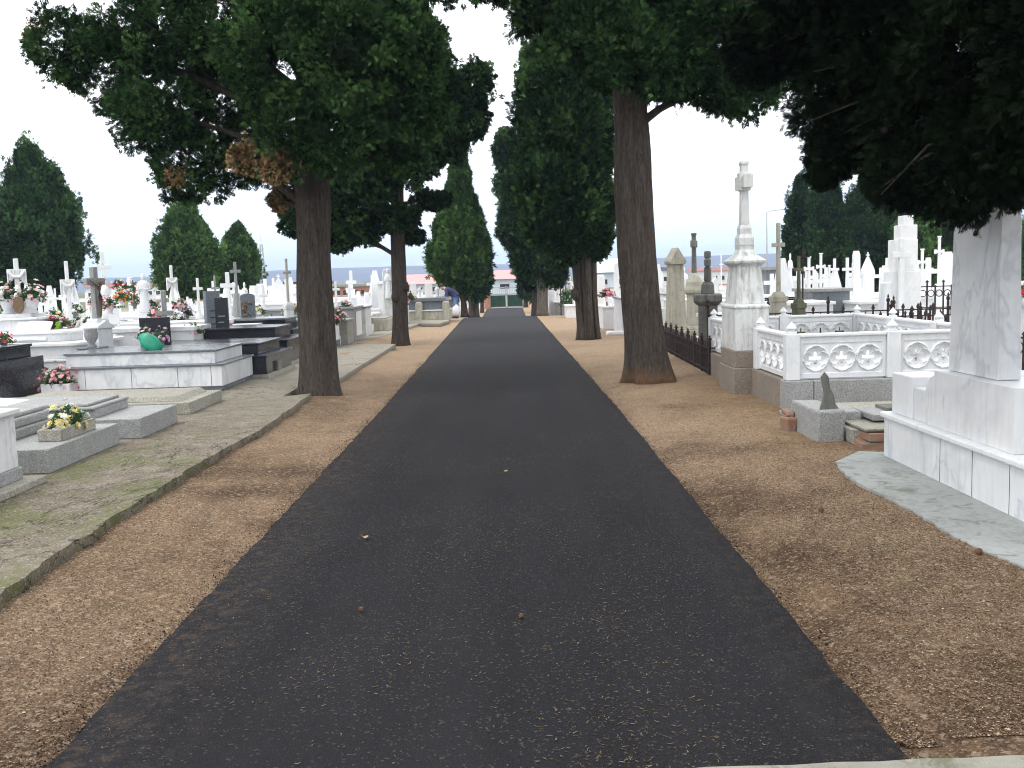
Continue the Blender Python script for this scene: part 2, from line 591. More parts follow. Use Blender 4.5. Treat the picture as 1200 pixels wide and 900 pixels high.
def bouquet(x, y, z, r, rz, cols, n, label, pot=None, potm='marble', bs=.035, cat='flowers', name='flower_bouquet', elong=None, group=None):
    """flowers: leaves + blooms (one child per colour), pot: (radius, height) or ('box', hx, hy, h)"""
    t = thing(name, label, cat, (x, y, z), 0, group)
    z0 = 0
    if pot:
        if pot[0] == 'box':
            _, hx, hy, h = pot
            b = MB()
            b.box(-hx, hx, -hy, -hy + .03, 0, h).box(-hx, hx, hy - .03, hy, 0, h).box(-hx, -hx + .03, -hy + .03, hy - .03, 0, h).box(hx - .03, hx, -hy + .03, hy - .03, 0, h)
            b.build('planter_box', M[potm], t, bevel=.006)
            MB().box(-hx + .03, hx - .03, -hy + .03, hy - .03, 0.01, h - .02).build('soil', M['planter_soil'], t)
            z0 = h
        else:
            pr, h = pot
            MB().lathe(0, 0, [(pr * .7, 0), (pr * .75, h * .08), (pr * .45, h * .22), (pr * .7, h * .5), (pr, h * .92), (pr * 1.1, h)], 14).build('vase', M[potm], t, smooth=True)
            z0 = h
    ex, ey = elong or (1, 1)
    # leaves
    nl = int(n * 3.2)
    n = int(n * 1.7)
    P, D = [], []
    for p in bloom_pts(nl, r * .95, rz * .9):
        v = Vector(p)
        P.append((p[0] * ex * random.uniform(.3, 1), p[1] * ey * random.uniform(.3, 1), z0 + p[2] * random.uniform(.3, .95)))
        d = (v.normalized() + Vector((random.uniform(-.5, .5), random.uniform(-.5, .5), random.uniform(-.2, .5)))).normalized()
        D.append(tuple(d))
    spray_object('leaves', np.array(P), np.array(D), np.full(nl, max(bs * 1.9, .05)), M['leaf'], t, k=3, wid=.22)
    for _ in range(1):
        st = MB()
        for p in bloom_pts(max(5, n // 4), r * .7, rz * .7):
            st.tube([(0, 0, z0 - .01), (p[0] * ex * .5, p[1] * ey * .5, z0 + p[2] * .6), (p[0] * ex, p[1] * ey, z0 + p[2])], .004, 4)
        st.build('stems', M['leaf'], t)
    pts = bloom_pts(n, r, rz)
    tot = sum(c[1] for c in cols)
    i = 0
    for cname, share in cols:
        k = max(1, round(n * share / tot))
        for p in pts[i:i + k]:
            b = MB()
            c = Vector((p[0] * ex, p[1] * ey, z0 + p[2]))
            nrm = (Vector((p[0], p[1], p[2] + r * .3))).normalized()
            a = nrm.cross(Vector((.3, .5, .8))).normalized()
            bb = nrm.cross(a)
            s = bs * random.uniform(.55, 1.15)
            for ring, (rr, lift, np_) in enumerate(((1, .15, 6), (.62, .5, 5))):
                for q in range(np_):
                    an = 2 * PI * (q + ring * .5) / np_ + random.uniform(-.2, .2)
                    d1 = a * math.cos(an) + bb * math.sin(an)
                    d2 = a * -math.sin(an) + bb * math.cos(an)
                    base = c + nrm * s * .05
                    b.add([base, base + d1 * s * rr * .6 + d2 * s * .34 + nrm * s * lift * .6, base + d1 * s * rr + nrm * s * lift, base + d1 * s * rr * .6 - d2 * s * .34 + nrm * s * lift * .6], [(0, 1, 2, 3)])
            b.build('bloom', M[cname], t, fixn=False)
        i += k
    return t


# ------------------------------------------------------------------ foliage
def norm(a):
    return a / np.maximum(np.linalg.norm(a, axis=1, keepdims=True), 1e-9)


def raw_mesh(name, V, nq, m, parent, attrs=None, quad=4):
    """V: (n*quad,3) with consecutive polygons of `quad` verts"""
    me = bpy.data.meshes.new(name)
    nv = len(V)
    me.vertices.add(nv)
    me.vertices.foreach_set('co', V.astype(np.float32).ravel())
    me.loops.add(nv)
    me.loops.foreach_set('vertex_index', np.arange(nv, dtype=np.int32))
    npoly = nv // quad
    me.polygons.add(npoly)
    me.polygons.foreach_set('loop_start', np.arange(0, nv, quad, dtype=np.int32))
    me.polygons.foreach_set('loop_total', np.full(npoly, quad, dtype=np.int32))
    for nm, arr in (attrs or {}).items():
        at = me.attributes.new(nm, 'FLOAT', 'POINT')
        at.data.foreach_set('value', arr.astype(np.float32))
    me.update(calc_edges=True)
    me.materials.append(m)
    o = bpy.data.objects.new(name, me)
    COL.objects.link(o)
    if parent: o.parent = parent
    return o


def spray_object(name, P, D, L, m, parent, k=7, wid=.11, tint=None, dead=None, origin=None):
    n = len(P)
    rng = RNG
    R = norm(rng.normal(size=(n, 3)))
    U = norm(np.cross(D, R))
    Vv = np.cross(D, U)
    quads = []
    for j in range(k):
        if k == 1:
            s, t, l, an = 0, 0, 1.0, 0
        else:
            t = (j // 2) / max(1, (k // 2)) * .62
            s = 0 if j == k - 1 else (1 if j % 2 else -1)
            l = .62 - .25 * t
            an = .62
            if s == 0: t, l = .35, .65
        dd = D * math.cos(an * abs(s)) + U * (s * math.sin(an)) + Vv * rng.normal(0, .22, (n, 1))
        dd = norm(dd)
        base = P + D * (t * L)[:, None] if not np.isscalar(L) else P + D * t * L
        ll = (L * l * rng.uniform(.8, 1.2, n))[:, None]
        side = norm(np.cross(dd, Vv + 0.3 * R))
        ww = (L * wid)[:, None]
        mid = base + dd * ll * .5
        q = np.stack([base, mid + side * ww, base + dd * ll, mid - side * ww], axis=1)
        quads.append(q)
    Q = np.stack(quads, axis=1).reshape(-1, 3)
    if tint is None: tint = rng.random(n)
    if dead is None: dead = np.zeros(n)
    at = {'tint': np.repeat(tint, k * 4), 'dead': np.repeat(dead, k * 4)}
    return raw_mesh(name, Q, None, m, parent, at)


def crown(lobes, parent, m, sub=.30, L=.17, per=70, cover=1.5, k=7, up=.35, deads=(), seed=1, upright=0.0, wid=.11, inner=1.0):
    """lobes: (centre Vector, (rx,ry,rz), detail). Sub-clumps over every lobe's surface, sprays over every sub-clump."""
    rng = np.random.default_rng(seed)
    C = np.array([list(l[0]) for l in lobes])
    Rr = np.array([list(l[1]) for l in lobes])
    Ps, Ds, Ls, Ts, Dd = [], [], [], [], []
    for i, (c, r, det) in enumerate(lobes):
        s = min(sub * det, .42 * min(r))
        shr = s * .8 + L * det * .35
        Re = np.maximum(np.array(r) - shr, np.array(r) * .4)
        area = 4 * PI * ((r[0] * r[1]) ** 1.6 / 3 + (r[0] * r[2]) ** 1.6 / 3 + (r[1] * r[2]) ** 1.6 / 3) ** (1 / 1.6)
        nc = max(6, int(cover * area / (PI * s * s)))
        d = norm(rng.normal(size=(nc, 3)))
        rad = 1 - np.abs(rng.normal(0, .17, nc))
        rad = np.where(rng.random(nc) < .14, rng.uniform(1.0, 1.3, nc), rad)
        cen = C[i] + d * Re * rad[:, None]
        keep = np.ones(nc, bool)
        for j in range(len(lobes)):
            if j == i: continue
            q = np.linalg.norm((cen - C[j]) / Rr[j], axis=1)
            keep &= q > .60
        cen, d = cen[keep], d[keep]
        nc = len(cen)
        if nc == 0: continue
        ss = s * rng.uniform(.5, 1.35, nc)
        ct = rng.normal(0, .27, nc)
        npn = per
        off = norm(rng.normal(size=(nc, npn, 3)).reshape(-1, 3)).reshape(nc, npn, 3)
        # favour the outer half of each sub-clump
        off = norm((off + d[:, None, :] * .55).reshape(-1, 3)).reshape(nc, npn, 3)
        rr = rng.uniform(.3, .95, (nc, npn, 1)) * ss[:, None, None]
        sq = np.array([1, 1, 1 + upright * 1.3])
        stray = 1 + (rng.random((nc, npn, 1)) < .05) * rng.uniform(.2, .7, (nc, npn, 1))
        rr = rr * stray
        P = cen[:, None, :] + off * rr * sq
        D = norm((off * .8 + d[:, None, :] * .4 + np.array([0, 0, up]) + rng.normal(0, .3, (nc, npn, 3)) * 1.0).reshape(-1, 3))
        P = P.reshape(-1, 3)
        Ps.append(P); Ds.append(D)
        Ls.append(L * det * rng.uniform(.6, 1.25, len(P)))
        Ts.append(np.clip(.5 + np.repeat(ct, npn) + rng.normal(0, .22, len(P)), 0, 1))
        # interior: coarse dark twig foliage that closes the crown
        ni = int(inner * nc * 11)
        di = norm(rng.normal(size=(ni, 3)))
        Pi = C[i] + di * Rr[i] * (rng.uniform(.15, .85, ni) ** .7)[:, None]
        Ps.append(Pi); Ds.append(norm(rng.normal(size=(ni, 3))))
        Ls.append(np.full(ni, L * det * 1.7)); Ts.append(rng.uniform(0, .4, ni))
    P = np.concatenate(Ps); D = np.concatenate(Ds); Lg = np.concatenate(Ls); T = np.concatenate(Ts)
    dead = np.zeros(len(P))
    for (dc, dr) in deads:
        q = np.linalg.norm((P - np.array(list(dc))) / dr, axis=1)
        dead = np.maximum(dead, (q < rng.uniform(.6, 1.15, len(P))).astype(float) * (rng.random(len(P)) < .72))
    base = np.array(parent.location)
    print(parent.name, 'sprays', len(P))
    return spray_object('crown', P - base, D, Lg, m, parent, k=k, wid=wid, tint=T, dead=dead)


def trunk_mb(b, path, n=56, flute=.10, seed=0, flare=.0):
    """path: (x,y,z,r) key points"""
    ks = []
    for i in range(len(path) - 1):
        a, c = path[i], path[i + 1]
        m = max(2, int(abs(c[2] - a[2]) / .12))
        for j in range(m):
            u = j / m
            ks.append(tuple(a[q] + (c[q] - a[q]) * u for q in range(4)))
    ks.append(path[-1])
    # smooth
    for _ in range(3):
        ks = [ks[0]] + [tuple((ks[i - 1][q] + 2 * ks[i][q] + ks[i + 1][q]) / 4 for q in range(4)) for i in range(1, len(ks) - 1)] + [ks[-1]]
    vs, fs = [], []
    z0 = path[0][2]
    for (x, y, z, r) in ks:
        fl = math.exp(-(z - z0) / .22)
        for i in range(n):
            a = 2 * PI * i / n
            q = 1 + flute * (1 + 1.6 * fl) * (math.sin(5 * a + seed + z * .35) * .5 + math.sin(9 * a - seed * 2 + z * .6) * .35)
            q += .045 * mnoise.noise(Vector((math.cos(a) * 6 + seed, math.sin(a) * 6, z * .35))) + .12 * (mnoise.noise(Vector((math.cos(a) * 2.2 + seed, math.sin(a) * 2.2, z * .9)))) + .035 * mnoise.noise(Vector((math.cos(a) * 9, math.sin(a) * 9, z * 2 + seed)))
            q += flare * fl * (1 + .6 * math.sin(3 * a + seed))
            vs.append((x + r * q * math.cos(a), y + r * q * math.sin(a), z))
    for j in range(len(ks) - 1):
        for i in range(n):
            i2 = (i + 1) % n
            fs.append((j * n + i, j * n + i2, (j + 1) * n + i2, (j + 1) * n + i))
    fs.append(tuple(range(n - 1, -1, -1)))
    fs.append(tuple((len(ks) - 1) * n + i for i in range(n)))
    b.add(vs, fs)
    return b


def limbs_mb(origin_fn, lobes, r0, seed, sub=5):
    rnd = random.Random(seed)
    b = MB()
    for (c, r, det) in lobes:
        c = Vector(c)
        s = Vector(origin_fn(c))
        mid = s.lerp(c, .5) + Vector((rnd.uniform(-.15, .15), rnd.uniform(-.15, .15), .18 * (c - s).length * rnd.uniform(.2, .9)))
        b.tube([s, s.lerp(mid, .5) + Vector((0, 0, .05)), mid, mid.lerp(c, .5), c], [r0, r0 * .8, r0 * .6, r0 * .42, r0 * .22], 7)
        for _ in range(sub):
            u = rnd.uniform(.4, 1)
            st = mid.lerp(c, u)
            d = Vector((rnd.uniform(-1, 1) * r[0], rnd.uniform(-1, 1) * r[1], rnd.uniform(-.6, 1) * r[2])) * .85
            e = c + d
            m1 = st.lerp(e, .5) + Vector((rnd.uniform(-.1, .1), rnd.uniform(-.1, .1), rnd.uniform(0, .15)))
            b.tube([st, m1, e], [r0 * .28, r0 * .17, r0 * .06], 5)
    return b


def LB(px, py, Y, rpx, rpy, ry, det=1.0):
    c = W(px, py, Y)
    return (c, (rpx * Y / F, ry, rpy * Y / F), det)

# ================================================================== world and light
def make_world():
    w = bpy.data.worlds.new('World')
    scene.world = w
    w.use_nodes = True
    t = w.node_tree
    t.nodes.clear()
    N = t.nodes.new
    Lk = t.links.new
    out = N('ShaderNodeOutputWorld')
    bg = N('ShaderNodeBackground')
    bg.inputs['Strength'].default_value = 0.1
    sky = N('ShaderNodeTexSky')
    sky.sky_type = 'NISHITA'
    sky.sun_disc = False
    sky.sun_elevation = math.radians(58)
    sky.sun_rotation = math.radians(-70)
    sky.dust_density = 2.5
    tc = N('ShaderNodeTexCoord')
    sep = N('ShaderNodeSeparateXYZ')
    Lk(tc.outputs['Generated'], sep.inputs[0])
    r = N('ShaderNodeValToRGB')
    els = r.color_ramp.elements
    els[0].position = 0.0; els[0].color = (.50, .60, .72, 1)
    els[1].position = .55; els[1].color = (1, 1, 1, 1)
    e = els.new(.05); e.color = (.60, .69, .79, 1)
    e = els.new(.15); e.color = (.90, .93, .96, 1)
    Lk(sep.outputs[2], r.inputs[0])
    mul = N('ShaderNodeVectorMath'); mul.operation = 'SCALE'
    Lk(r.outputs[0], mul.inputs[0])
    mul.inputs['Scale'].default_value = 15.5
    mp = N('ShaderNodeMapping'); mp.inputs['Scale'].default_value = (2, 2, 7)
    Lk(tc.outputs['Generated'], mp.inputs[0])
    nz = N('ShaderNodeTexNoise'); nz.inputs['Scale'].default_value = 2.2; nz.inputs['Detail'].default_value = 5
    Lk(mp.outputs[0], nz.inputs['Vector'])
    mr = N('ShaderNodeMapRange')
    Lk(nz.outputs['Fac'], mr.inputs[0])
    for i, v in ((1, .35), (2, .65), (3, .86), (4, 1.0)): mr.inputs[i].default_value = v
    mx = N('ShaderNodeMix'); mx.data_type = 'RGBA'
    Lk(mr.outputs[0], mx.inputs[0])
    Lk(sky.outputs[0], mx.inputs[6])
    Lk(mul.outputs[0], mx.inputs[7])
    Lk(mx.outputs[2], bg.inputs['Color'])
    Lk(bg.outputs[0], out.inputs['Surface'])


make_world()
sd = bpy.data.lights.new('sun', 'SUN')
sd.energy = 1.0
sd.angle = math.radians(14)
sd.color = (1, .97, .93)
sun = bpy.data.objects.new('sun', sd)
COL.objects.link(sun)
sdir = Vector((-.38, -.30, .87)).normalized()
sun.rotation_euler = sdir.to_track_quat('Z', 'Y').to_euler()
sun.location = (0, 0, 30)
scene.view_settings.view_transform = 'Standard'
scene.view_settings.look = 'None'
scene.view_settings.exposure = 0.55
scene.view_settings.gamma = 1.0
scene.view_settings.use_curve_mapping = False
scene.cycles.max_bounces = 6
scene.cycles.diffuse_bounces = 3
scene.cycles.glossy_bounces = 2
scene.cycles.transmission_bounces = 3
scene.cycles.volume_bounces = 0
scene.cycles.use_denoising = True
scene.cycles.denoising_prefilter = 'FAST'
scene.cycles.filter_width = 1.1


# ================================================================== ground
def ground_mat():
    t = NT('gravel_soil')
    p = t.pos()
    sep = t.n('ShaderNodeSeparateXYZ', _0=p)
    X, Y = sep.outputs[0], sep.outputs[1]
    big = t.noise(.55, p, 5, .6)
    med = t.noise(4.5, p, 6, .7)
    c = t.cramp(med, [(.3, (.075, .046, .029)), (.5, (.135, .086, .054)), (.72, (.235, .160, .100))])
    c = t.mix(t.ramp(big, .42, .55, .85, 0), c, (.048, .028, .019))
    c = t.mix(t.ramp(Y, 7.0, 3.2, 0, .6), c, (.050, .032, .023))  # nearest gravel darker: needle litter plus the overhanging crown's shade, put into the colour
    c = t.mix(t.ramp(t.noise(1.1, t.pos((1, .6, 1)), 5, .7), .5, .68, 0, .6), c, (.30, .205, .125))
    # paler gravel farther down the avenue
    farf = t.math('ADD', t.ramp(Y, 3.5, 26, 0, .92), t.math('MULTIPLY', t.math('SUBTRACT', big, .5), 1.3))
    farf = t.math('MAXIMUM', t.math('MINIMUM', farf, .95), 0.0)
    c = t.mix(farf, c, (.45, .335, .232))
    # pebbles
    v = t.n('ShaderNodeTexVoronoi', Scale=120.0)
    t.t.links.new(p, v.inputs['Vector'])
    vc = t.n('ShaderNodeSeparateColor', _0=v.outputs['Color'])
    peb = t.cramp(vc.outputs[0], [(.0, (.045, .029, .02)), (.3, (.11, .070, .044)), (.62, (.22, .15, .095)), (.86, (.34, .255, .175)), (1.0, (.50, .44, .36))])
    c = t.mix(t.math('MULTIPLY', t.ramp(vc.outputs[1], .25, .6, .12, .62), t.ramp(big, .38, .58, .45, 1)), c, peb)
    v2 = t.n('ShaderNodeTexVoronoi', Scale=45.0)
    t.t.links.new(p, v2.inputs['Vector'])
    vc2 = t.n('ShaderNodeSeparateColor', _0=v2.outputs['Color'])
    c = t.mix(t.ramp(vc2.outputs[1], .75, .8, 0, .4), c, t.mix(vc2.outputs[0], (.10, .065, .045), (.45, .36, .26)))
    # trodden sandy earth on the right by the railing
    sx = t.ramp(X, 1.9, 2.6, 0, 1)
    sy = t.math('MULTIPLY', t.ramp(Y, 8.0, 9.2, 0, 1), t.ramp(Y, 16, 13.5, 0, 1))
    sm = t.math('MULTIPLY', t.math('MULTIPLY', sx, sy), t.ramp(t.noise(1.6, p, 5, .7), .32, .55, .2, 1))
    c = t.mix(sm, c, t.mix(t.ramp(t.noise(9, p, 5), .35, .65), (.27, .195, .12), (.20, .135, .085)))
    # grey earth among the graves
    gl = t.math('ADD', t.ramp(X, -3.6, -4.2, 0, 1), t.ramp(X, 4.2, 5.0, 0, 1))
    gl = t.math('MINIMUM', gl, 1.0)
    c = t.mix(t.math('MULTIPLY', gl, .9), c, t.mix(med, (.30, .28, .24), (.42, .40, .35)))
    # far country
    c = t.mix(t.ramp(Y, 95, 130, 0, 1), c, t.mix(t.noise(.03, p, 5), (.09, .12, .06), (.20, .19, .12)))
    # faint moss
    ms = t.math('MULTIPLY', t.ramp(t.noise(1.3, p, 5, .7), .58, .68, 0, .5), t.ramp(t.noise(17, p, 4), .4, .6))
    c = t.mix(t.math('MULTIPLY', ms, t.ramp(Y, 14, 9, 0, 1)), c, (.11, .12, .045))
    h = t.math('ADD', t.math('MULTIPLY', v.outputs['Distance'], -.7), t.math('ADD', t.math('MULTIPLY', t.noise(120, p, 4, .7), .6), t.math('MULTIPLY', t.noise(9, p, 4), 1.2)))
    return t.finish(c, .95, t.bump(h, .8, .012), .03)


def grid_mesh(name, xs, ys, zf, m, parent=None):
    nx, ny = len(xs), len(ys)
    vs = [(x, y, zf(x, y)) for y in ys for x in xs]
    fs = [(j * nx + i, j * nx + i + 1, (j + 1) * nx + i + 1, (j + 1) * nx + i) for j in range(ny - 1) for i in range(nx - 1)]
    me = bpy.data.meshes.new(name)
    me.from_pydata(vs, [], fs)
    for p in me.polygons: p.use_smooth = True
    me.materials.append(m)
    o = bpy.data.objects.new(name, me)
    COL.objects.link(o)
    if parent: o.parent = parent
    return o


xs = list(np.concatenate([[-2450, -1200, -600, -300, -150, -80, -50, -35, -25, -20, -16, -13, -10, -8, -6.5], np.arange(-5.6, 5.7, .14), [6.5, 8, 10, 13, 16, 20, 25, 35, 50, 80, 150, 300, 600, 1200, 2450]]))
ys = list(np.concatenate([[-150, -60, -20, -8, -3], np.arange(-1, 22, .2), np.arange(22, 90, 1.0), [95, 105, 120, 150, 200, 300, 500, 900, 1500, 2200, 2800]]))


def zg(x, y):
    z = zdip(y)
    if y < 1500:
        if x < -3.3: z += .11
        elif x < -3.0: z += .11 * (-3.0 - x) / .3
    if abs(x) < 5.6 and -1 < y < 22:
        z += .022 * mnoise.noise(Vector((x * .8, y * .8, 3))) + .010 * mnoise.noise(Vector((x * 3.1, y * 3.1, 9)))
        if 1.4 < x < 3.2 and 4 < y < 14: z += .02
        if -1.6 < x < 1.45: z -= .03
        if -3.0 < x < -2.1: z += .05 * min(1, (-2.1 - x) / .5)
    return z


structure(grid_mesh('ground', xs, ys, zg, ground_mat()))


def asphalt_mat():
    t = NT('asphalt')
    p = t.pos()
    n1 = t.noise(1.2, t.pos((1.2, .5, 1)), 4, .55)
    n2 = t.noise(240, p, 3, .8)
    c = t.mix(t.ramp(n1, .30, .75), (.0125, .0125, .0145), (.0185, .0185, .0215))
    c = t.mix(t.ramp(n2, .5, .78), c, (.05, .05, .055))
    v = t.n('ShaderNodeTexVoronoi', Scale=130.0)
    t.t.links.new(p, v.inputs['Vector'])
    vc = t.n('ShaderNodeSeparateColor', _0=v.outputs['Color'])
    c = t.mix(t.ramp(vc.outputs[0], .95, .97, 0, .4), c, (.14, .12, .095))
    c = t.mix(t.ramp(vc.outputs[1], .1, .06, 0, .7), c, (.012, .012, .013))
    wt = t.noise(1.0, t.pos((2.6, .12, 1)), 4, .6)
    c = t.mix(t.ramp(wt, .42, .70, 0, .35), c, (.030, .030, .033))
    pt = t.noise(.9, p, 3, .5, 1.2)
    c = t.mix(t.ramp(pt, .56, .62, 0, .15), c, (.011, .011, .012))
    # dust along the margins
    sep = t.n('ShaderNodeSeparateXYZ', _0=p)
    e = t.math('ABSOLUTE', t.math('ADD', sep.outputs[0], .07))
    dm = t.math('MULTIPLY', t.ramp(e, 1.0, 1.5, 0, .55), t.ramp(t.noise(14, p, 6, .8), .48, .62))
    c = t.mix(dm, c, (.085, .06, .042))
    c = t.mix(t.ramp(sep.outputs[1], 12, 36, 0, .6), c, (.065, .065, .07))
    h = t.math('ADD', n2, t.math('MULTIPLY', v.outputs['Distance'], .8))
    return t.finish(c, .82, t.bump(h, .55, .006), .06)


def road():
    ysr = list(np.arange(3.16, 24, .11)) + list(np.arange(24, 82, .8))
    vs, fs = [], []
    nc = 13
    for y in ysr:
        jl = .012 * mnoise.noise(Vector((y * 1.1, 1, 0))) + .018 * mnoise.noise(Vector((y * 5.0, 2, 0))) + .012 * mnoise.noise(Vector((y * 17.0, 2, 0)))
        jr = .012 * mnoise.noise(Vector((y * .9, 7, 0))) + .018 * mnoise.noise(Vector((y * 5.3, 8, 0))) + .012 * mnoise.noise(Vector((y * 19.0, 2, 4)))
        xl, xr = EDGE_L(y) + jl, EDGE_R(y) + jr
        z = zdip(y)
        vs.append((xl - .03, y, z - .06))
        for i in range(nc):
            u = i / (nc - 1)
            crown_ = .02 + .014 * (1 - (2 * u - 1) ** 2)
            if i in (0, nc - 1): crown_ -= .012
            vs.append((xl + (xr - xl) * u, y, z + crown_))
        vs.append((xr + .03, y, z - .06))
        f_ = max(0, 1 - (y - 3.16) / 1.2)
        if f_ > 0:
            for q in range(len(vs) - nc - 2, len(vs)):
                x_, y_, z_ = vs[q]
                vs[q] = (x_, y_ + (KLINE(x_) - .02 - 3.16) * f_, z_)
    n = nc + 2
    for j in range(len(ysr) - 1):
        for i in range(n - 1):
            fs.append((j * n + i, j * n + i + 1, (j + 1) * n + i + 1, (j + 1) * n + i))
    me = bpy.data.meshes.new('road')
    me.from_pydata(vs, [], fs)
    for p in me.polygons: p.use_smooth = True
    me.materials.append(asphalt_mat())
    o = bpy.data.objects.new('road', me)
    COL.objects.link(o)
    structure(o)


_l0, _l1 = G(60, 895), G(448, 480)
_r0, _r1 = G(1060, 885), G(725, 480)
_l2, _r2 = G(543, 373), G(630, 372)
def interp(y, pts):
    if y <= pts[0][0]: return pts[0][1]
    for (a, b), (c, d) in zip(pts, pts[1:]):
        if y <= c: return b + (d - b) * (y - a) / (c - a)
    return pts[-1][1]
EDGE_L = lambda y: interp(y, [(_l0.y, _l0.x), (_l1.y, _l1.x), (_l2.y, _l2.x), (82, _l2.x)])
EDGE_R = lambda y: interp(y, [(_r0.y, _r0.x), (_r1.y, _r1.x), (_r2.y, _r2.x), (82, _r2.x)])
K0, K1 = G(826, 900, .035), G(1195, 885, .035)
KLINE = lambda x: K0.y + (K1.y - K0.y) * (x - K0.x) / (K1.x - K0.x)
print('edges', _l0, _l1, _l2, _r0, _r1, _r2)
road()


def poly_slab(name, pts, z0, z1, m, label=None, kind='structure', bevel=.0, zf=None):
    n = len(pts)
    vs = [(x, y, z0 + (zf(y) if zf else 0)) for x, y in pts] + [(x, y, z1 + (zf(y) if zf else 0)) for x, y in pts]
    fs = [tuple(reversed(range(n))), tuple(range(n, 2 * n))]
    for i in range(n):
        i2 = (i + 1) % n
        fs.append((i, i2, i2 + n, i + n))
    b = MB().add(vs, fs)
    o = b.build(name, m, None, bevel)
    bm = bmesh.new(); bm.from_mesh(o.data)
    bmesh.ops.triangulate(bm, faces=[f for f in bm.faces if len(f.verts) > 4])
    bm.to_mesh(o.data); bm.free()
    if kind == 'structure': structure(o)
    return o


def walk_mat():  # slab
    t = NT('mossy_concrete_walk')
    p = t.pos()
    sep = t.n('ShaderNodeSeparateXYZ', _0=p)
    med = t.noise(5, p, 6, .7)
    c = t.cramp(med, [(.3, (.085, .075, .055)), (.5, (.16, .14, .11)), (.72, (.24, .22, .18))])
    v = t.n('ShaderNodeTexVoronoi', Scale=95.0)
    t.t.links.new(p, v.inputs['Vector'])
    vc = t.n('ShaderNodeSeparateColor', _0=v.outputs['Color'])
    c = t.mix(t.ramp(vc.outputs[1], .5, .8, .05, .5), c, t.cramp(vc.outputs[0], [(0, (.07, .055, .04)), (.5, (.25, .2, .15)), (1, (.52, .47, .40))]))
    m1 = t.noise(1.25, t.pos((1.0, .8, 1)), 6, .75, .4)
    m2 = t.noise(20, p, 5, .8)
    near = t.ramp(sep.outputs[1], 10.5, 8.5, .25, 1)
    mm = t.math('MULTIPLY', t.math('MULTIPLY', t.ramp(m1, .46, .56), t.ramp(m2, .42, .58, 0, .75)), near)
    c = t.mix(mm, c, t.mix(m2, (.045, .072, .010), (.115, .150, .020)))
    c = t.mix(t.ramp(sep.outputs[1], 10, 18, 0, .55), c, (.36, .34, .29))
    # soil-dark damp along the edge
    dm = t.math('MULTIPLY', t.ramp(sep.outputs[2], .10, .03, 0, .55), 1.0)
    c = t.mix(dm, c, (.07, .065, .04))
    cr = t.noise(.8, t.pos((1.1, .7, 1)), 7, .6, 1.0)
    cv = t.math('ABSOLUTE', t.math('SUBTRACT', cr, .5))
    c = t.mix(t.ramp(cv, 0, .006, .85, 0), c, (.02, .02, .014))
    h = t.math('ADD', t.noise(60, p, 5, .8), t.math('MULTIPLY', t.noise(8, p, 4), .8))
    return t.finish(c, .95, t.bump(h, .6, .012), .15)


WALK = walk_mat()
edge_px = [(-60, 735), (-10, 702), (27, 677), (59, 653), (88, 634), (107, 625), (121, 614), (123, 611), (171, 581), (205, 560), (213, 556), (217, 552), (240, 539), (275, 519), (303, 505), (340, 479), (364, 461)]
rr = random.Random(5)
edge = [G(x, y, .12) for x, y in edge_px]
e2 = [G(x, y, .12) for x, y in [(389, 450), (424, 427), (450, 412), (464, 403)]]
print('slab edge', [tuple(round(q, 2) for q in e[:2]) for e in edge + e2])
pts = []
for a, b in zip(edge, edge[1:]):
    for k in range(4):
        q = a.lerp(b, k / 4)
        pts.append((q.x + rr.uniform(-.012, .012), q.y))
pts.append((edge[-1].x, edge[-1].y))
notch = [(-3.02, 13.0), (-3.05, 14.3)]
pts += notch
for q in e2: pts.append((q.x + rr.uniform(-.01, .01), q.y))
pts2 = pts + [(-3.4, e2[-1].y + .3), (-6.2, e2[-1].y + .3), (-6.2, pts[0][1])]
poly_slab('sidewalk', pts2, -.08, .12, WALK)
e3 = [G(x, y, .12) for x, y in [(449, 394), (470, 387), (491, 379), (515, 379), (526, 376)]] 
pts = [(e.x, e.y) for e in e3] + [(-2.2, 39), (-2.15, 50), (-6, 50), (-6, 25.0), (e3[0].x, 25.0)]
print('slab2', [(round(a, 2), round(b, 2)) for a, b in pts])
poly_slab('far_sidewalk', [p for p in pts if p[1] < 38.5] if False else pts[:5] + [(-2.3, 37.9), (-6, 37.9), (-6, 25.0), (-3.75, 25.0)], -.06, .12, WALK)

# kerb across the near end of the avenue
k0, k1 = K0.copy(), K1.copy(); k0.z = k1.z = 0
kd = (k1 - k0).normalized()
KA, KB = k0 - kd * 3.2, k1 + kd * 4
kn = Vector((-kd.y, kd.x, 0))
kp = []
for i in range(60):
    u = i / 59
    q = KA.lerp(KB, u)
    kp.append((q.x + kn.x * rr.uniform(-.012, .008), q.y + kn.y * rr.uniform(-.012, .008)))
kp += [(KB.x - kn.x * .5, KB.y - kn.y * .5), (KA.x - kn.x * .5, KA.y - kn.y * .5)]
poly_slab('kerb', kp, -.06, .035, stone('kerb_concrete', (.30, .295, .25), (.21, .205, .175), 5, blotch=(.12, .125, .08), blotch_amt=.8, rough=.95, bump=.5, spec=.1))

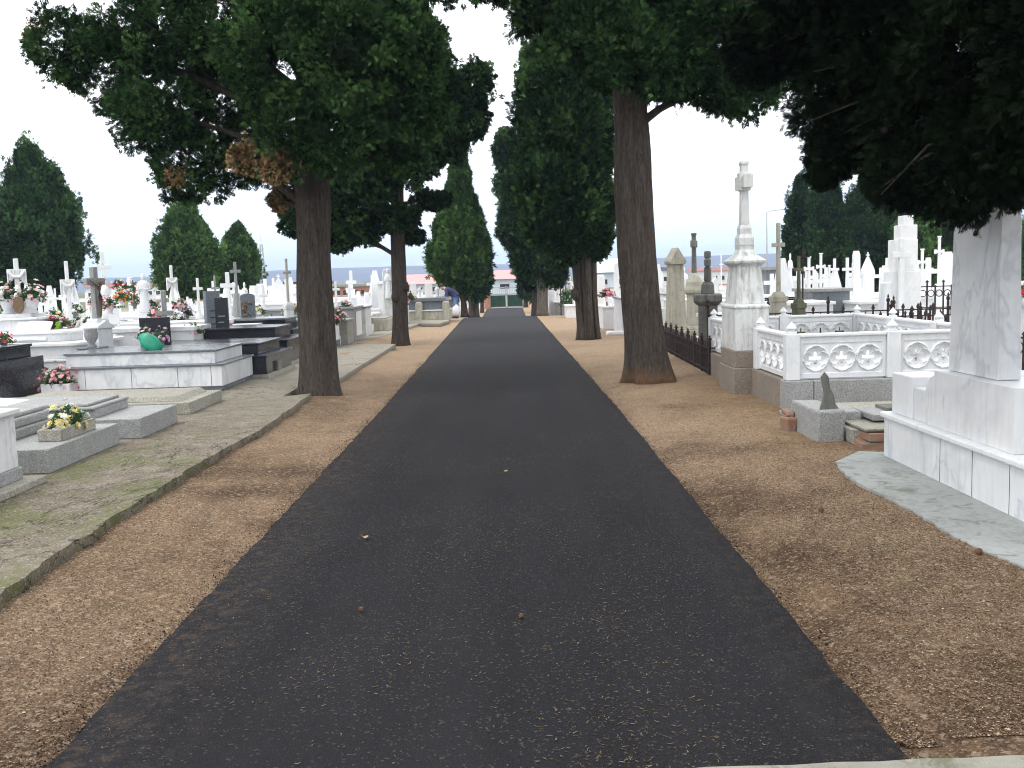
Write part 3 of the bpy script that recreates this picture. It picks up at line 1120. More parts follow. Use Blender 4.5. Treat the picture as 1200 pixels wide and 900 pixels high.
# thin concrete apron beside the big marble monument on the right
ap = [(978, 541), (985, 549), (993, 557), (1008, 566), (1033, 580), (1060, 594), (1090, 610), (1113, 627), (1135, 636), (1160, 648), (1187, 659), (1215, 672), (1260, 700)]
app = []
for (a, b) in zip(ap, ap[1:]):
    for k in range(5):
        u = k / 5
        q = G(a[0] + (b[0] - a[0]) * u, a[1] + (b[1] - a[1]) * u, .035)
        app.append((q.x + rr.uniform(-.014, .014), q.y + rr.uniform(-.01, .01)))
app += [(3.2, app[-1][1]), (3.2, 8.22), (2.93, 8.34)]
poly_slab('concrete_apron', app, -.05, .035, stone('apron_concrete', (.34, .36, .355), (.25, .27, .265), 1.6, blotch=(.13, .125, .09), blotch_amt=.75, streak=(.12, .11, .08), streak_amt=.6, rough=.9, bump=.2, spec=.15))


# loose gravel chips
def chips(name, n, regions, rmin, rmax, m, seed, zoff=.004):
    rng = np.random.default_rng(seed)
    Pn = []
    while len(Pn) < n:
        x0, x1, y0, y1, z = regions[rng.integers(len(regions))]
        y = y0 + (y1 - y0) * rng.random() ** 1.9
        x = rng.uniform(x0, x1)
        if EDGE_L(y) + .02 < x < EDGE_R(y) - .02: 
            dd_ = min(x - EDGE_L(y), EDGE_R(y) - x)
            if rng.random() > .30 * math.exp(-dd_ / .07) + .004: continue
        Pn.append((x, y, (z if z is not None else zg(x, y)) + (.02 if EDGE_L(y) - .04 < x < EDGE_R(y) + .04 else 0)))
    P = np.array(Pn)
    # octahedral stones, squashed
    base = np.array([[1, 0, 0], [0, 1, 0], [-1, 0, 0], [0, -1, 0], [0, 0, 1], [0, 0, -.6]], float)
    tri = np.array([[0, 1, 4], [1, 2, 4], [2, 3, 4], [3, 0, 4], [1, 0, 5], [2, 1, 5], [3, 2, 5], [0, 3, 5]])
    s = rng.uniform(rmin, rmax, n) * rng.uniform(.6, 1.3, n)
    ang = rng.uniform(0, 2 * PI, n)
    ca, sa = np.cos(ang), np.sin(ang)
    V = base[None] * rng.uniform(.55, 1.2, (n, 6, 1)) * s[:, None, None] * np.stack([np.ones(n), rng.uniform(.4, .9, n), rng.uniform(.25, .55, n)], 1)[:, None, :]
    x = V[..., 0] * ca[:, None] - V[..., 1] * sa[:, None]
    y = V[..., 0] * sa[:, None] + V[..., 1] * ca[:, None]
    V = np.stack([x, y, V[..., 2]], -1) + P[:, None, :] + np.array([0, 0, zoff])
    T = V[:, tri].reshape(-1, 3)
    tint = np.repeat(rng.random(n), 24)
    o = raw_mesh(name, T, None, m, None, {'tint': tint}, quad=3)
    o['kind'] = 'stuff'
    return o


def crumbs(name, n, seed):
    rng = np.random.default_rng(seed)
    P = []
    for _ in range(n):
        y = 3.2 + 16 * rng.random() ** 1.6
        side = rng.random() < .5
        e = EDGE_L(y) if side else EDGE_R(y)
        cl = .5 + mnoise.noise(Vector((y * 3.0, 3.0 if side else 8.0, 0)))
        d = rng.exponential(.035) * (.4 + 1.6 * max(0, cl)) - .01
        x = e - d if side else e + d
        P.append((x, y, zg(x, y) + .004))
    P = np.array(P)
    base = np.array([[1, 0, 0], [0, 1, 0], [-1, 0, 0], [0, -1, 0], [0, 0, 1], [0, 0, -.6]], float)
    tri = np.array([[0, 1, 4], [1, 2, 4], [2, 3, 4], [3, 0, 4], [1, 0, 5], [2, 1, 5], [3, 2, 5], [0, 3, 5]])
    s = rng.uniform(.002, .0065, n)
    V = base[None] * rng.uniform(.55, 1.2, (n, 6, 3)) * s[:, None, None] + P[:, None, :]
    T = V[:, tri].reshape(-1, 3)
    t = NT('asphalt_crumb')
    m = t.finish((.018, .018, .02), .9, None, .05)
    o = raw_mesh(name, T, None, m, None, {}, quad=3)
    o['kind'] = 'stuff'


crumbs('asphalt_crumbs', 3500, 21)


def chip_mat():
    t = NT('gravel_chips')
    a = t.n('ShaderNodeAttribute', {'attribute_name': 'tint'})
    c = t.cramp(a.outputs['Fac'], [(0, (.035, .022, .014)), (.4, (.085, .053, .033)), (.78, (.17, .115, .072)), (.94, (.28, .205, .14)), (1, (.45, .39, .31))])
    return t.finish(c, .9, None, .05)


CH = chip_mat()
chips('gravel', 90000, [(-2.75, -1.2, 3.2, 16, None), (1.0, 3.0, 3.2, 14, None), (1.2, 4.2, 3.2, 7, None), (1.2, 3.0, 3.2, 9, None)], .0022, .0072, CH, 3)
chips('fine_pebbles', 3500, [(-6, -2.8, 5, 12, .12), (-4, -2.8, 5, 9, .12), (-4, -2.8, 5, 14, .12)], .002, .008, CH, 4)


def needles(name, n, seed):
    """dry cypress twigs blown over the asphalt"""
    rng = np.random.default_rng(seed)
    P, D, L = [], [], []
    while len(P) < n:
        y = 2.9 + 20 * rng.random() ** 1.15
        x = rng.uniform(EDGE_L(y) - .1, EDGE_R(y) + .1)
        d = mnoise.noise(Vector((x * 1.3, y * .9, 5))) + .5 * mnoise.noise(Vector((x * 5, y * 4, 1)))
        if rng.random() > .25 + 1.1 * d: continue
        u_ = (x - EDGE_L(y)) / (EDGE_R(y) - EDGE_L(y))
        if y < KLINE(x) + .01: continue
        P.append((x, y, .0225 + .014 * (1 - (2 * u_ - 1) ** 2) + rng.random() * .004 + zdip(y)))
        a = rng.uniform(0, 2 * PI)
        D.append((math.cos(a), math.sin(a), rng.uniform(-.02, .12)))
        L.append(rng.uniform(.005, .022) * (1.6 if rng.random() < .06 else 1))
    t = NT('dry_twigs')
    a = t.n('ShaderNodeAttribute', {'attribute_name': 'tint'})
    c = t.cramp(a.outputs['Fac'], [(0, (.04, .028, .018)), (.5, (.10, .07, .045)), (1, (.24, .18, .11))])
    m = t.finish(c, .9, None, .05)
    P, D, L = np.array(P), np.array(D), np.array(L)
    R = np.array([[0, 0, 1.0]] * n)
    S = norm(np.cross(D, R))
    w = rng.uniform(.0008, .0024, (n, 1))
    bend = S * (rng.uniform(-.3, .3, (n, 1)) * L[:, None])
    q1 = np.stack([P, P + S * w, P + D * L[:, None] * .5 + bend + S * w, P + D * L[:, None] * .5 + bend - S * w], 1)
    mid = P + D * L[:, None] * .5 + bend
    q2 = np.stack([mid - S * w, mid + S * w, P + D * L[:, None] + S * w * .4, P + D * L[:, None] - S * w * .4], 1)
    Q = np.stack([q1, q2], 1).reshape(-1, 3)
    o = raw_mesh(name, Q, None, m, None, {'tint': np.repeat(rng.random(n), 8)})
    o['kind'] = 'stuff'


needles('fallen_needles', 14000, 8)

# cypress cones and odd leaves one can pick out
def cone_obj(px, py, label, r=.012):
    p = G(px, py, 0)
    t = MB()
    t.ball((0, 0, r * .9), r, 10, 8, .18)
    o = t.build('cypress_cone', M['cone'], None, smooth=False)
    z = .036 if EDGE_L(p.y) < p.x < EDGE_R(p.y) else zg(p.x, p.y)
    o.location = (p.x, p.y, z)
    tag(o, label, 'cone', 'fallen cypress cones')
cone_obj(611, 733, 'small brown cone lying alone near the middle of the asphalt')
cone_obj(424, 725, 'dark reddish cone on the left half of the asphalt')
cone_obj(1147, 655, 'dark cone on the gravel close to the concrete apron', .018)
cone_obj(962, 604, 'brown cone on the right gravel nearest the road edge', .018)


def leaf_obj(px, py, label, s=.05, m='dryleaf'):
    p = G(px, py, 0)
    z = .042 if EDGE_L(p.y) < p.x < EDGE_R(p.y) else zg(p.x, p.y) + .006
    if p.x < -2.8: z = .126
    b = MB()
    n = 9
    vs = [(0, 0, .004)]
    for i in range(n):
        a = 2 * PI * i / n
        rr_ = s * (.5 + .5 * abs(math.sin(1.5 * a + .4))) * random.uniform(.8, 1.1)
        vs.append((rr_ * math.cos(a), rr_ * .7 * math.sin(a), random.uniform(0, .014)))
    b.add(vs, [(0, i + 1, (i + 1) % n + 1) for i in range(n)])
    o = b.build('fallen_leaf', M[m], None)
    o.location = (p.x, p.y, z)
    o.rotation_euler = (0, 0, random.uniform(0, 6))
    tag(o, label, 'leaf', 'fallen leaves')
leaf_obj(593, 558, 'pale dry leaf on the asphalt straight ahead in mid road', .03)
leaf_obj(428, 638, 'curled tan leaf on the left side of the asphalt', .035)
leaf_obj(118, 636, 'tan leaf on brown gravel below the broken sidewalk edge', .05)
leaf_obj(200, 576, 'red petal lying in gravel under the sidewalk edge', .04, 'red')
leaf_obj(179, 592, 'pale green leaf in gravel beside the red petal', .05, 'lime')
leaf_obj(91, 555, 'dry brown leaf on the mossy sidewalk near the grave', .06)
leaf_obj(1070, 566, 'tan leaf on the pale concrete apron by the monument', .05)


# ================================================================== hills and haze
def hills():
    t = NT('hill_scrub')
    n = t.noise(.012, None, 6, .6)
    m = t.finish(t.mix(t.ramp(n, .35, .65), (.035, .045, .035), (.075, .075, .055)), .95)
    xs_ = np.arange(-2400, 2401, 40.0)
    ys_ = np.array([1500, 1700, 1900, 2050, 2150, 2250, 2300, 2400, 2550, 2750])
    prof = {1500: 0, 1700: .10, 1900: .28, 2050: .55, 2150: .8, 2250: .97, 2300: 1.0, 2400: .9, 2550: .5, 2750: 0}
    hz = [(-2400, 22), (-1150, 26), (-800, 24), (-600, 29), (-400, 33), (-200, 32), (0, 30), (200, 29), (350, 34), (600, 36), (900, 33), (2400, 28)]

    def zf(x, y):
        h = interp(x, hz) + 3.0 * mnoise.noise(Vector((x * .004, y * .003, 0))) + 1.0 * mnoise.noise(Vector((x * .02, y * .01, 0)))
        return -1.5 + prof[int(y)] * (h + 1.5)
    structure(grid_mesh('hills', list(xs_), list(ys_), zf, m))


hills()


def haze():
    b = MB().box(-2500, 2500, -200, 2850, -4, 62)
    m = bpy.data.materials.new('haze_air')
    m.use_nodes = True
    t = m.node_tree
    t.nodes.clear()
    o = t.nodes.new('ShaderNodeOutputMaterial')
    v = t.nodes.new('ShaderNodeVolumePrincipled')
    v.inputs['Color'].default_value = (.56, .69, 1.0, 1)
    v.inputs['Density'].default_value = HAZE
    v.inputs['Anisotropy'].default_value = 0.0
    t.links.new(v.outputs[0], o.inputs['Volume'])
    ob = b.build('haze', m)
    ob['kind'] = 'stuff'


HAZE = .00042
haze()


# ================================================================== trees
def px_path(pts, Y, lean=0.0):
    out = []
    for (x, y, w) in pts:
        p = W(x, y, Y)
        out.append((p.x, Y + lean * p.z, p.z, w * Y / F / 2))
    return out


def tree(name, label, trunks, lobes, m, group=None, barkm='bark', flute=.10, limb_r=.06, seed=1, crown_kw=None, limbs=True, burls=(), twigs=()):
    base = trunks[0][0]
    t = thing(name, label, 'tree', (base[0], base[1], base[2]), 0, group)
    off = Vector(t.location)
    for i, tr in enumerate(trunks):
        b = MB()
        trunk_mb(b, [(x - off.x, y - off.y, z - off.z, r) for x, y, z, r in tr], flute=flute, seed=seed + i * 1.7, flare=.12)
        for (c, r) in (burls if i == 0 else ()):
            cc = Vector(c) - off
            b.ball(cc, (r, r, r * 1.2), 12, 9, .12)
        b.build('trunk', M[barkm], t, smooth=True, fixn=False)
    if limbs:
        tr = trunks[0]

        def org(c):
            zt = max(tr[0][2] + .5 * (tr[-1][2] - tr[0][2]) * .6, min(tr[-1][2] - .1, c.z - .45 * math.hypot(c.x - tr[-1][0], c.y - tr[-1][1]) * .8))
            for a, d in zip(tr, tr[1:]):
                if zt <= d[2]:
                    u = (zt - a[2]) / max(1e-6, d[2] - a[2])
                    return (a[0] + (d[0] - a[0]) * u - off.x, a[1] + (d[1] - a[1]) * u - off.y, zt - off.z)
            return (tr[-1][0] - off.x, tr[-1][1] - off.y, tr[-1][2] - off.z)
        lb = [(Vector(c) - off, r, d) for c, r, d in lobes]
        b = limbs_mb(lambda c: org(c + off), lb, limb_r, seed)
        for tw in twigs: b.tube([Vector(q) - off for q in tw[0]], tw[1], 6)
        b.build('branches', M['bark'], t, smooth=True, fixn=False)
    kw = dict(crown_kw or {})
    crown(lobes, t, M[m], seed=seed, **kw)
    return t


# --- T1, big cypress left of the road
YT1 = G(375, 466).y
tr = px_path([(376, 474, 50), (374, 455, 44), (372, 400, 41), (368, 300, 38), (366, 200, 38), (366, 90, 34), (368, -60, 28), (372, -260, 16)], YT1)
Y = YT1
lob = [LB(75, 55, Y - .2, 48, 42, .5, .9), LB(130, 85, Y + .3, 55, 48, .7, .9), LB(175, 40, Y - .5, 70, 40, .8), LB(190, 130, Y - .2, 58, 55, .8),
       LB(225, 190, Y, 50, 48, .7, .9), LB(265, 100, Y + .9, 60, 55, .7), LB(280, 40, Y - .4, 70, 50, .8), LB(330, 60, Y - 1.2, 70, 80, .7), LB(340, 150, Y - 1.0, 48, 55, .5),
       LB(300, 175, Y + .8, 50, 45, .6), LB(400, 60, Y - 1.0, 85, 95, .9), LB(455, 80, Y - .3, 75, 90, 1.0), LB(400, 160, Y - .9, 60, 48, .6), LB(450, 165, Y + .2, 58, 45, .7),
       LB(490, 110, Y + .3, 38, 60, .6), LB(350, 215, Y + .7, 32, 28, .4, .8),
       LB(240, -60, Y, 150, 70, 1.7, 1.5), LB(400, -80, Y, 150, 90, 1.8, 1.5), LB(340, -260, Y, 170, 150, 1.9, 2.4), LB(350, -480, Y, 120, 150, 1.3, 2.4)]
lob += [LB(290, 186, Y - .7, 24, 20, .3, .7), LB(322, 198, Y - 1.0, 20, 18, .28, .7), LB(328, 236, Y + .2, 14, 12, .22, .7)]
deads = [(W(290, 186, Y - .7), .42), (W(322, 198, Y - 1.0), .34), (W(40, 26, Y - .3), .2), (W(205, 208, Y - .5), .16), (W(328, 236, Y + .2), .24), (W(255, 5, Y), .3), (W(270, 165, Y - .6), .22)]
tree('cypress_tree', 'large spreading cypress nearest on the left, with dead brown sprays', [tr], lob, 'cyp', 'cypresses lining the avenue', seed=3, limb_r=.07,
     crown_kw=dict(sub=.185, L=.084, per=78, cover=1.2, deads=deads, up=.12, wid=.07, k=9, inner=.18))

# --- R1, big trunk right of the road
YR1 = G(763, 446).y
tr = px_path([(763, 452, 62), (760, 430, 52), (756, 400, 47), (750, 340, 44), (745, 280, 43), (742, 200, 42), (738, 110, 38), (735, 0, 34), (738, -200, 20)], YR1)
Y = YR1
lob = [LB(640, 5, Y, 52, 40, .7), LB(690, 40, Y - .4, 60, 45, .8), LB(720, 75, Y + .5, 48, 38, .5), LB(745, 60, Y - .9, 60, 52, .6), LB(790, 70, Y - .3, 60, 52, .8),
       LB(830, 95, Y - .2, 55, 38, .7), LB(870, 100, Y - .2, 50, 40, .7), LB(860, 40, Y - .4, 90, 60, 1.0), LB(800, 20, Y + .3, 80, 60, .9), LB(590, -25, Y, 55, 30, .6, .9),
       LB(720, -70, Y, 160, 80, 1.8, 1.4), LB(870, -70, Y, 130, 80, 1.6, 1.4), LB(740, -260, Y, 170, 150, 1.9, 1.8), LB(745, -470, Y, 120, 140, 1.3, 1.8)]
tree('cypress_tree', 'tall cypress nearest on the right, broad bare trunk orange at its foot', [tr], lob, 'cyp', 'cypresses lining the avenue', barkm='bark_orange', seed=5, limb_r=.07,
     crown_kw=dict(sub=.20, L=.095, per=72, cover=1.4, up=.1, wid=.07, k=9, inner=.5))

# --- R0, overhanging crown, trunk outside the frame on the right
tr = [(3.9, 4.3, 0, .30), (3.9, 4.3, .4, .26), (3.85, 4.35, 2.0, .24), (3.8, 4.4, 4.5, .20), (3.8, 4.4, 8.0, .10)]
lob = [LB(930, 40, 7.6, 75, 55, .6), LB(985, 110, 7.4, 60, 62, .55), LB(1040, 60, 6.8, 85, 80, .6), LB(1010, 165, 7.2, 55, 44, .4, .85), LB(970, 150, 7.3, 32, 50, .3, .7), LB(1085, 150, 6.6, 75, 75, .55),
       LB(1118, 212, 6.25, 58, 58, .4, .85), LB(1160, 165, 6.0, 75, 88, .5), LB(1195, 198, 6.3, 50, 46, .4, .9), LB(1150, 60, 6.0, 110, 80, .7), LB(1240, 110, 5.6, 100, 120, .7),
       LB(1062, 212, 6.5, 50, 40, .35, .8), LB(970, 185, 7.2, 26, 36, .3, .7), LB(890, 60, 7.9, 45, 48, .4, .9),
       LB(1000, -30, 7.0, 130, 60, .8, 1.2), LB(1180, -60, 5.8, 160, 100, 1.0, 1.3), LB(1330, 20, 5.0, 150, 180, .9, 1.4), LB(1050, -200, 6.4, 220, 150, 1.2, 1.6), LB(1400, -220, 4.8, 260, 220, 1.3, 1.8),
       (Vector((3.6, 3.2, 3.9)), (1.1, 1.2, 1.0), 1.8), (Vector((3.8, 4.4, 5.6)), (1.7, 1.8, 1.6), 2.2)]
deads = [(W(1150, 90, 6.0), .18)]
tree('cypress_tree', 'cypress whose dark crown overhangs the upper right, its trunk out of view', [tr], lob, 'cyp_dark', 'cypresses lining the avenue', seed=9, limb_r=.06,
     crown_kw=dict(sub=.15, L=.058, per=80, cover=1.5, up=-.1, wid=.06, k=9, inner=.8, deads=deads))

# --- T2, second left
YT2 = G(469, 405).y
tr = px_path([(469, 409, 20), (469, 395, 18), (468, 350, 17), (466, 300, 16), (465, 250, 15), (466, 200, 13), (468, 130, 11), (470, 40, 7)], YT2)
Y = YT2
lob = [LB(352, 262, Y + .2, 28, 20, .45, .8), LB(380, 235, Y, 45, 32, .8), LB(395, 275, Y + .3, 32, 22, .5, .8), LB(425, 262, Y - .2, 38, 26, .6), LB(420, 215, Y - .8, 50, 38, .8), LB(470, 255, Y - .7, 26, 18, .4, .8),
       LB(505, 235, Y + .2, 26, 14, .4, .7), LB(485, 278, Y + .2, 16, 10, .3, .6), LB(470, 180, Y - .9, 55, 45, .8), LB(520, 165, Y, 40, 32, .7), LB(548, 140, Y + .2, 30, 28, .5, .8), LB(560, 95, Y, 22, 26, .45, .8),
       LB(500, 110, Y, 50, 45, .9), LB(450, 60, Y, 80, 80, 1.4, 1.3), LB(470, -60, Y, 70, 70, 1.2, 1.5)]
tw = [([W(467, 215, Y), W(485, 200, Y - .1), W(500, 178, Y)], [.07, .05, .03]), ([W(466, 262, Y), W(440, 268, Y), W(415, 270, Y)], [.06, .045, .03]), ([W(466, 240, Y), W(488, 236, Y), W(505, 236, Y)], [.06, .04, .02]),
      ([W(466, 225, Y), W(435, 232, Y), W(405, 245, Y)], [.06, .045, .03])]
tree('cypress_tree', 'second cypress on the left, ragged crown with gaps and a knobbly trunk', [tr], lob, 'cyp', 'cypresses lining the avenue', seed=13, limb_r=.05,
     crown_kw=dict(sub=.19, L=.12, per=56, cover=.9), burls=[(W(474, 336, Y - .05), .11), (W(463, 349, Y - .12), .10)], twigs=tw)


def colum(px, ytop, ybot, hw, Y, det, depth=None, prof=None, jitter=.10, seed=1, n=8, extra=9):
    """stack of lobes for a columnar or conical crown"""
    prof = prof or [(0, .45), (.1, .85), (.28, 1), (.5, .92), (.7, .72), (.85, .45), (1, .12)]
    r = random.Random(seed)
    out = []
    for i in range(n):
        u = (i + .5) / n
        w = interp(u, prof) * hw
        y = ybot + (ytop - ybot) * u
        hh = abs(ybot - ytop) / n * 1.05
        x = px + r.uniform(-jitter, jitter) * hw
        out.append(LB(x, y, Y + r.uniform(-.2, .2), max(w, 3), max(hh, w * .45 if u < .8 else hh), max(w, 3) * Y / F, det))
    for _ in range(extra):
        u = r.uniform(.06, .88)
        w = interp(u, prof) * hw
        a = r.uniform(0, 2 * PI)
        s_ = r.uniform(.22, .38) * hw * (1.1 - .5 * u)
        out.append(LB(px + math.cos(a) * w * .72, ybot + (ytop - ybot) * u, Y + math.sin(a) * w * .72 * Y / F, s_, s_ * r.uniform(1.2, 2.2), s_ * Y / F, det * .85))
    return out


# --- R2 second right, dense column, twin stems
YR2 = G(690, 398).y
Y = YR2
tr1 = px_path([(685, 401, 15), (684, 385, 13), (681, 350, 13), (677, 300, 14), (670, 230, 12), (664, 100, 8)], Y)
tr2 = px_path([(697, 400, 13), (696, 380, 12), (693, 340, 12), (692, 290, 12), (684, 220, 10), (672, 120, 6)], Y + .1)
tr3 = px_path([(690, 400, 10), (689, 370, 10), (687, 330, 11), (685, 280, 10), (678, 200, 8)], Y - .12)
lob = colum(661, 32, 282, 60, Y, 1.0, prof=[(0, .62), (.12, .9), (.3, 1), (.6, 1), (.8, .86), (.92, .62), (1, .3)], n=9, seed=4)
lob += [LB(690, 275, Y, 30, 26, .6, .9), LB(706, 245, Y + .3, 20, 34, .5, .8), LB(640, 268, Y - .2, 26, 26, .5, .8), LB(664, 290, Y - .5, 22, 18, .4, .7), LB(700, 290, Y, 15, 12, .3, .7)]
tree('cypress_tree', 'dense columnar cypress second on the right with several fused grey stems', [tr1, tr2, tr3], lob, 'cyp', 'cypresses lining the avenue', 'bark_grey', .16, .04, 17,
     crown_kw=dict(sub=.27, L=.16, per=60, cover=1.7, up=.7, k=7, wid=.09, upright=.5, inner=1.2), burls=[(W(675, 345, Y - .05), .13)])

# --- R3 third right
Y = 41.5
tr1 = px_path([(634.5, 370, 11), (634, 350, 9), (633, 310, 9), (634, 270, 8), (630, 200, 5)], Y)
tr2 = px_path([(638.5, 370, 7), (639, 330, 6), (640, 290, 6), (640, 220, 4)], Y + .1)
lob = colum(630, 140, 318, 38, Y, 1.0, prof=[(0, .5), (.12, .85), (.3, 1), (.6, .95), (.8, .7), (1, .35)], n=8, seed=6)
lob += [LB(600, 215, Y, 22, 32, .9, .9), LB(598, 262, Y, 15, 28, .7, .8), LB(613, 305, Y, 16, 20, .8, .8), LB(655, 290, Y, 22, 25, .8, .9), LB(652, 322, Y + .3, 14, 14, .5, .7), LB(592, 175, Y, 16, 22, .6, .8)]
tree('cypress_tree', 'third cypress on the right, pale slim trunk and a small brown patch', [tr1, tr2], lob, 'cyp', 'cypresses lining the avenue', 'bark_pale', .14, .05, 21,
     crown_kw=dict(sub=.36, L=.24, per=50, cover=1.6, up=.5, k=5, upright=.4, deads=[(W(640, 277, Y - 1.2), .6), (W(632, 268, Y - 1.4), .4)]))
# --- R3b dark stem just behind
Y = 47
tr1 = px_path([(627, 371, 8), (627, 340, 7), (627, 300, 6)], Y)
lob = colum(628, 200, 330, 26, Y, 1.0, n=6, seed=8)
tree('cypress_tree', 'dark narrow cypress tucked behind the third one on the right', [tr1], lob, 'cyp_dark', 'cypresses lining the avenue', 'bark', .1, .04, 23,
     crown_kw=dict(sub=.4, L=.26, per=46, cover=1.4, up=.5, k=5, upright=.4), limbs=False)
# --- R4 far right
Y = 72
tr1 = px_path([(616, 360, 4.5), (616, 345, 4), (616, 320, 4)], Y)
lob = colum(622, 280, 345, 15, Y, 1.0, n=6, seed=9)
tree('cypress_tree', 'last small cypress on the right, close to the closed gate', [tr1], lob, 'cyp', 'cypresses lining the avenue', 'bark', .1, .05, 27,
     crown_kw=dict(sub=.6, L=.38, per=40, cover=1.4, up=.5, k=4, upright=.4), limbs=False)

# --- T3 conical left
Y = 42.5
tr = px_path([(544.5, 372, 8.5), (544, 362, 7), (543, 350, 6.5), (541, 320, 6), (539, 260, 4)], Y)
lob = colum(538, 183, 338, 36, Y, 1.0, prof=[(0, .25), (.08, .75), (.2, 1), (.33, .90), (.5, .68), (.7, .44), (.85, .24), (1, .05)], jitter=.05, n=14, seed=12, extra=3)
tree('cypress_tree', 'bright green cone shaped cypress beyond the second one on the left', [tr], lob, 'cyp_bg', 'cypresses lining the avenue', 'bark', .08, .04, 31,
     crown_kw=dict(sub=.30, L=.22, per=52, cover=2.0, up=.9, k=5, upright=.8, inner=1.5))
Y = 58
tr1 = px_path([(552, 372, 6.5), (552, 360, 5.5), (551, 330, 5)], Y)
tr2 = px_path([(558, 372, 7.5), (558, 360, 6.5), (558, 330, 5)], Y + .2)
lob = colum(558, 250, 345, 19, Y, 1.0, n=7, seed=14)
tree('cypress_tree', 'pair of stems with dark foliage behind the cone shaped cypress', [tr1, tr2], lob, 'cyp', 'cypresses lining the avenue', 'bark', .1, .05, 33,
     crown_kw=dict(sub=.5, L=.32, per=42, cover=1.5, up=.6, k=4, upright=.5), limbs=False)
Y = 74
tr1 = px_path([(565, 368, 4.5), (565, 352, 4), (565, 330, 4)], Y)
lob = colum(563, 275, 342, 10, Y, 1.0, n=6, seed=15)
tree('cypress_tree', 'slim far cypress beside the left gate pillar', [tr1], lob, 'cyp_dark', 'cypresses lining the avenue', 'bark', .1, .05, 34,
     crown_kw=dict(sub=.55, L=.36, per=40, cover=1.4, up=.6, k=4, upright=.5), limbs=False)

# --- background cypresses over the graves
for (px, yt, yb, hw, Y, lab, sd_, mm) in [
    (38, 180, 352, 60, 44, 'broad dark cypress at the left edge behind the white crosses', 41, 'cyp'),
    (218, 238, 345, 39, 50, 'rounded cypress behind the graves, the taller of the middle left pair', 42, 'cyp_bg'),
    (279, 268, 345, 27, 56, 'lower green cypress touching the rounded one beside the lattice mast', 43, 'cyp_bg'),
    (938, 216, 345, 22, 52, 'leftmost cypress of the hedge like row on the right', 44, 'cyp'),
    (968, 200, 345, 25, 50, 'narrow pointed cypress second in the right hand row', 45, 'cyp'),
    (1018, 205, 345, 34, 49, 'wide cypress in the centre of the right hand row', 46, 'cyp'),
    (1072, 222, 345, 33, 48, 'cypress behind the stepped white monument', 47, 'cyp_bg'),
    (1115, 240, 345, 30, 49, 'cypress behind the tall marble stele, last of the visible row', 48, 'cyp'),
    (1216, 235, 345, 20, 60, 'green cypress glimpsed at the right edge past the stele', 49, 'cyp_bg')]:
    zb = zl(Y) if px < 500 else zdip(Y)
    b0 = W(px, yb, Y)
    tr = [(b0.x, Y, zb, .28), (b0.x, Y, zb + .6, .24), (b0.x, Y, zb + 2.5, .18)]
    prof = [(0, .5), (.12, .85), (.3, 1), (.5, .92), (.7, .72), (.86, .45), (1, .14)] if px < 900 else [(0, .8), (.3, 1), (.6, .95), (.8, .75), (.92, .45), (1, .15)]
    lob = colum(px, yt, yb, hw, Y, 1.0, prof=prof, n=8, seed=sd_, jitter=.08)
    tree('cypress_tree', lab, [tr], lob, mm, 'cypresses standing behind the graves', 'bark', .1, .05, sd_,
         crown_kw=dict(sub=.30, L=.20, per=50, cover=1.6, up=.8, k=5, upright=.7, inner=1.2), limbs=False)

# ================================================================== left graves, front row
LY = .12
# marble block tomb cut by the left frame edge
tomb(-6.0, -3.78, 6.1, 7.5, LY, [('base_slab', -.14, 0, .055, 'concrete'), ('plinth', -.02, .055, .15, 'granite'), ('body', .0, .15, .56, 'marble_veined'), ('cover_slab', -.03, .56, .60, 'marble')],
     'white marble tomb cut off by the left frame edge, on a concrete base slab')

c0, c1 = G(60, 555, LY), G(139, 520, LY)
x1 = (c0.x + c1.x) / 2
t = tomb(x1 - 2.4, x1, c0.y, c1.y, LY, [('plinth', 0, 0, .20, 'granite')], 'grey granite grave nearest the camera on the left, with two stepped slabs')
hx, hy = 1.2, (c1.y - c0.y) / 2
MB().cbox(-.22, 0, hx - .30, hy - .16, .20, .29).build('kerb_course', M['granite'], t, bevel=.015)
MB().cbox(-.25, 0, hx - .30, hy - .20, .29, .375).build('middle_slab', M['granite'], t, bevel=.02)
MB().cbox(-.27, 0, hx - .32, hy - .14, .375, .415).build('cover_slab', M['granite'], t, bevel=.015)
for s in (-1, 1): MB().cbox(hx - .60, s * (hy - .19), .12, .075, .2005, .295).build('corner_block', M['granite'], t, bevel=.03)
MB().box(-hx + .8, -hx + .81, -hy - .002, -hy + .01, 0.005, .197).build('joint', M['grout'], t)
MB().box(hx - .62, hx - .612, -hy - .002, -hy + .01, 0.005, .197).build('joint', M['grout'], t)
bouquet(x1 - .17, (c0.y + c1.y) / 2 + .03, LY + .202, .17, .20, [('yellow', 4), ('white_fl', 5)], 26, 'yellow and white flowers in a stone trough on the front granite grave', pot=('box', .10, .36, .10), potm='concrete', bs=.036, elong=(.7, 1.9))

c0, c1 = G(165, 514, LY), G(209, 495, LY)
x1 = (c0.x + c1.x) / 2
t = tomb(x1 - 2.4, x1, c0.y, c1.y, LY, [('plinth', 0, 0, .20, 'granite')], 'second granite grave on the left with moulded slab, behind the flower trough')
hy = (c1.y - c0.y) / 2
MB().cbox(-.20, 0, hx - .28, hy - .13, .20, .285).build('kerb_course', M['granite'], t, bevel=.01)
MB().cbox(-.22, 0, hx - .26, hy - .09, .285, .315).cbox(-.24, 0, hx - .32, hy - .15, .315, .345).build('cover_slab', M['granite'], t, bevel=.012)
pl = thing('plaque', 'white marble plaque leaning flat on the second granite grave', 'plaque', (x1 - 1.75, c0.y + .42, LY + .36), 0)
MB().cbox(0, 0, .42, .26, -.01, .02).xform(Matrix.Rotation(.10, 3, 'Y')).build('tablet', M['plaque'], pl, bevel=.004)

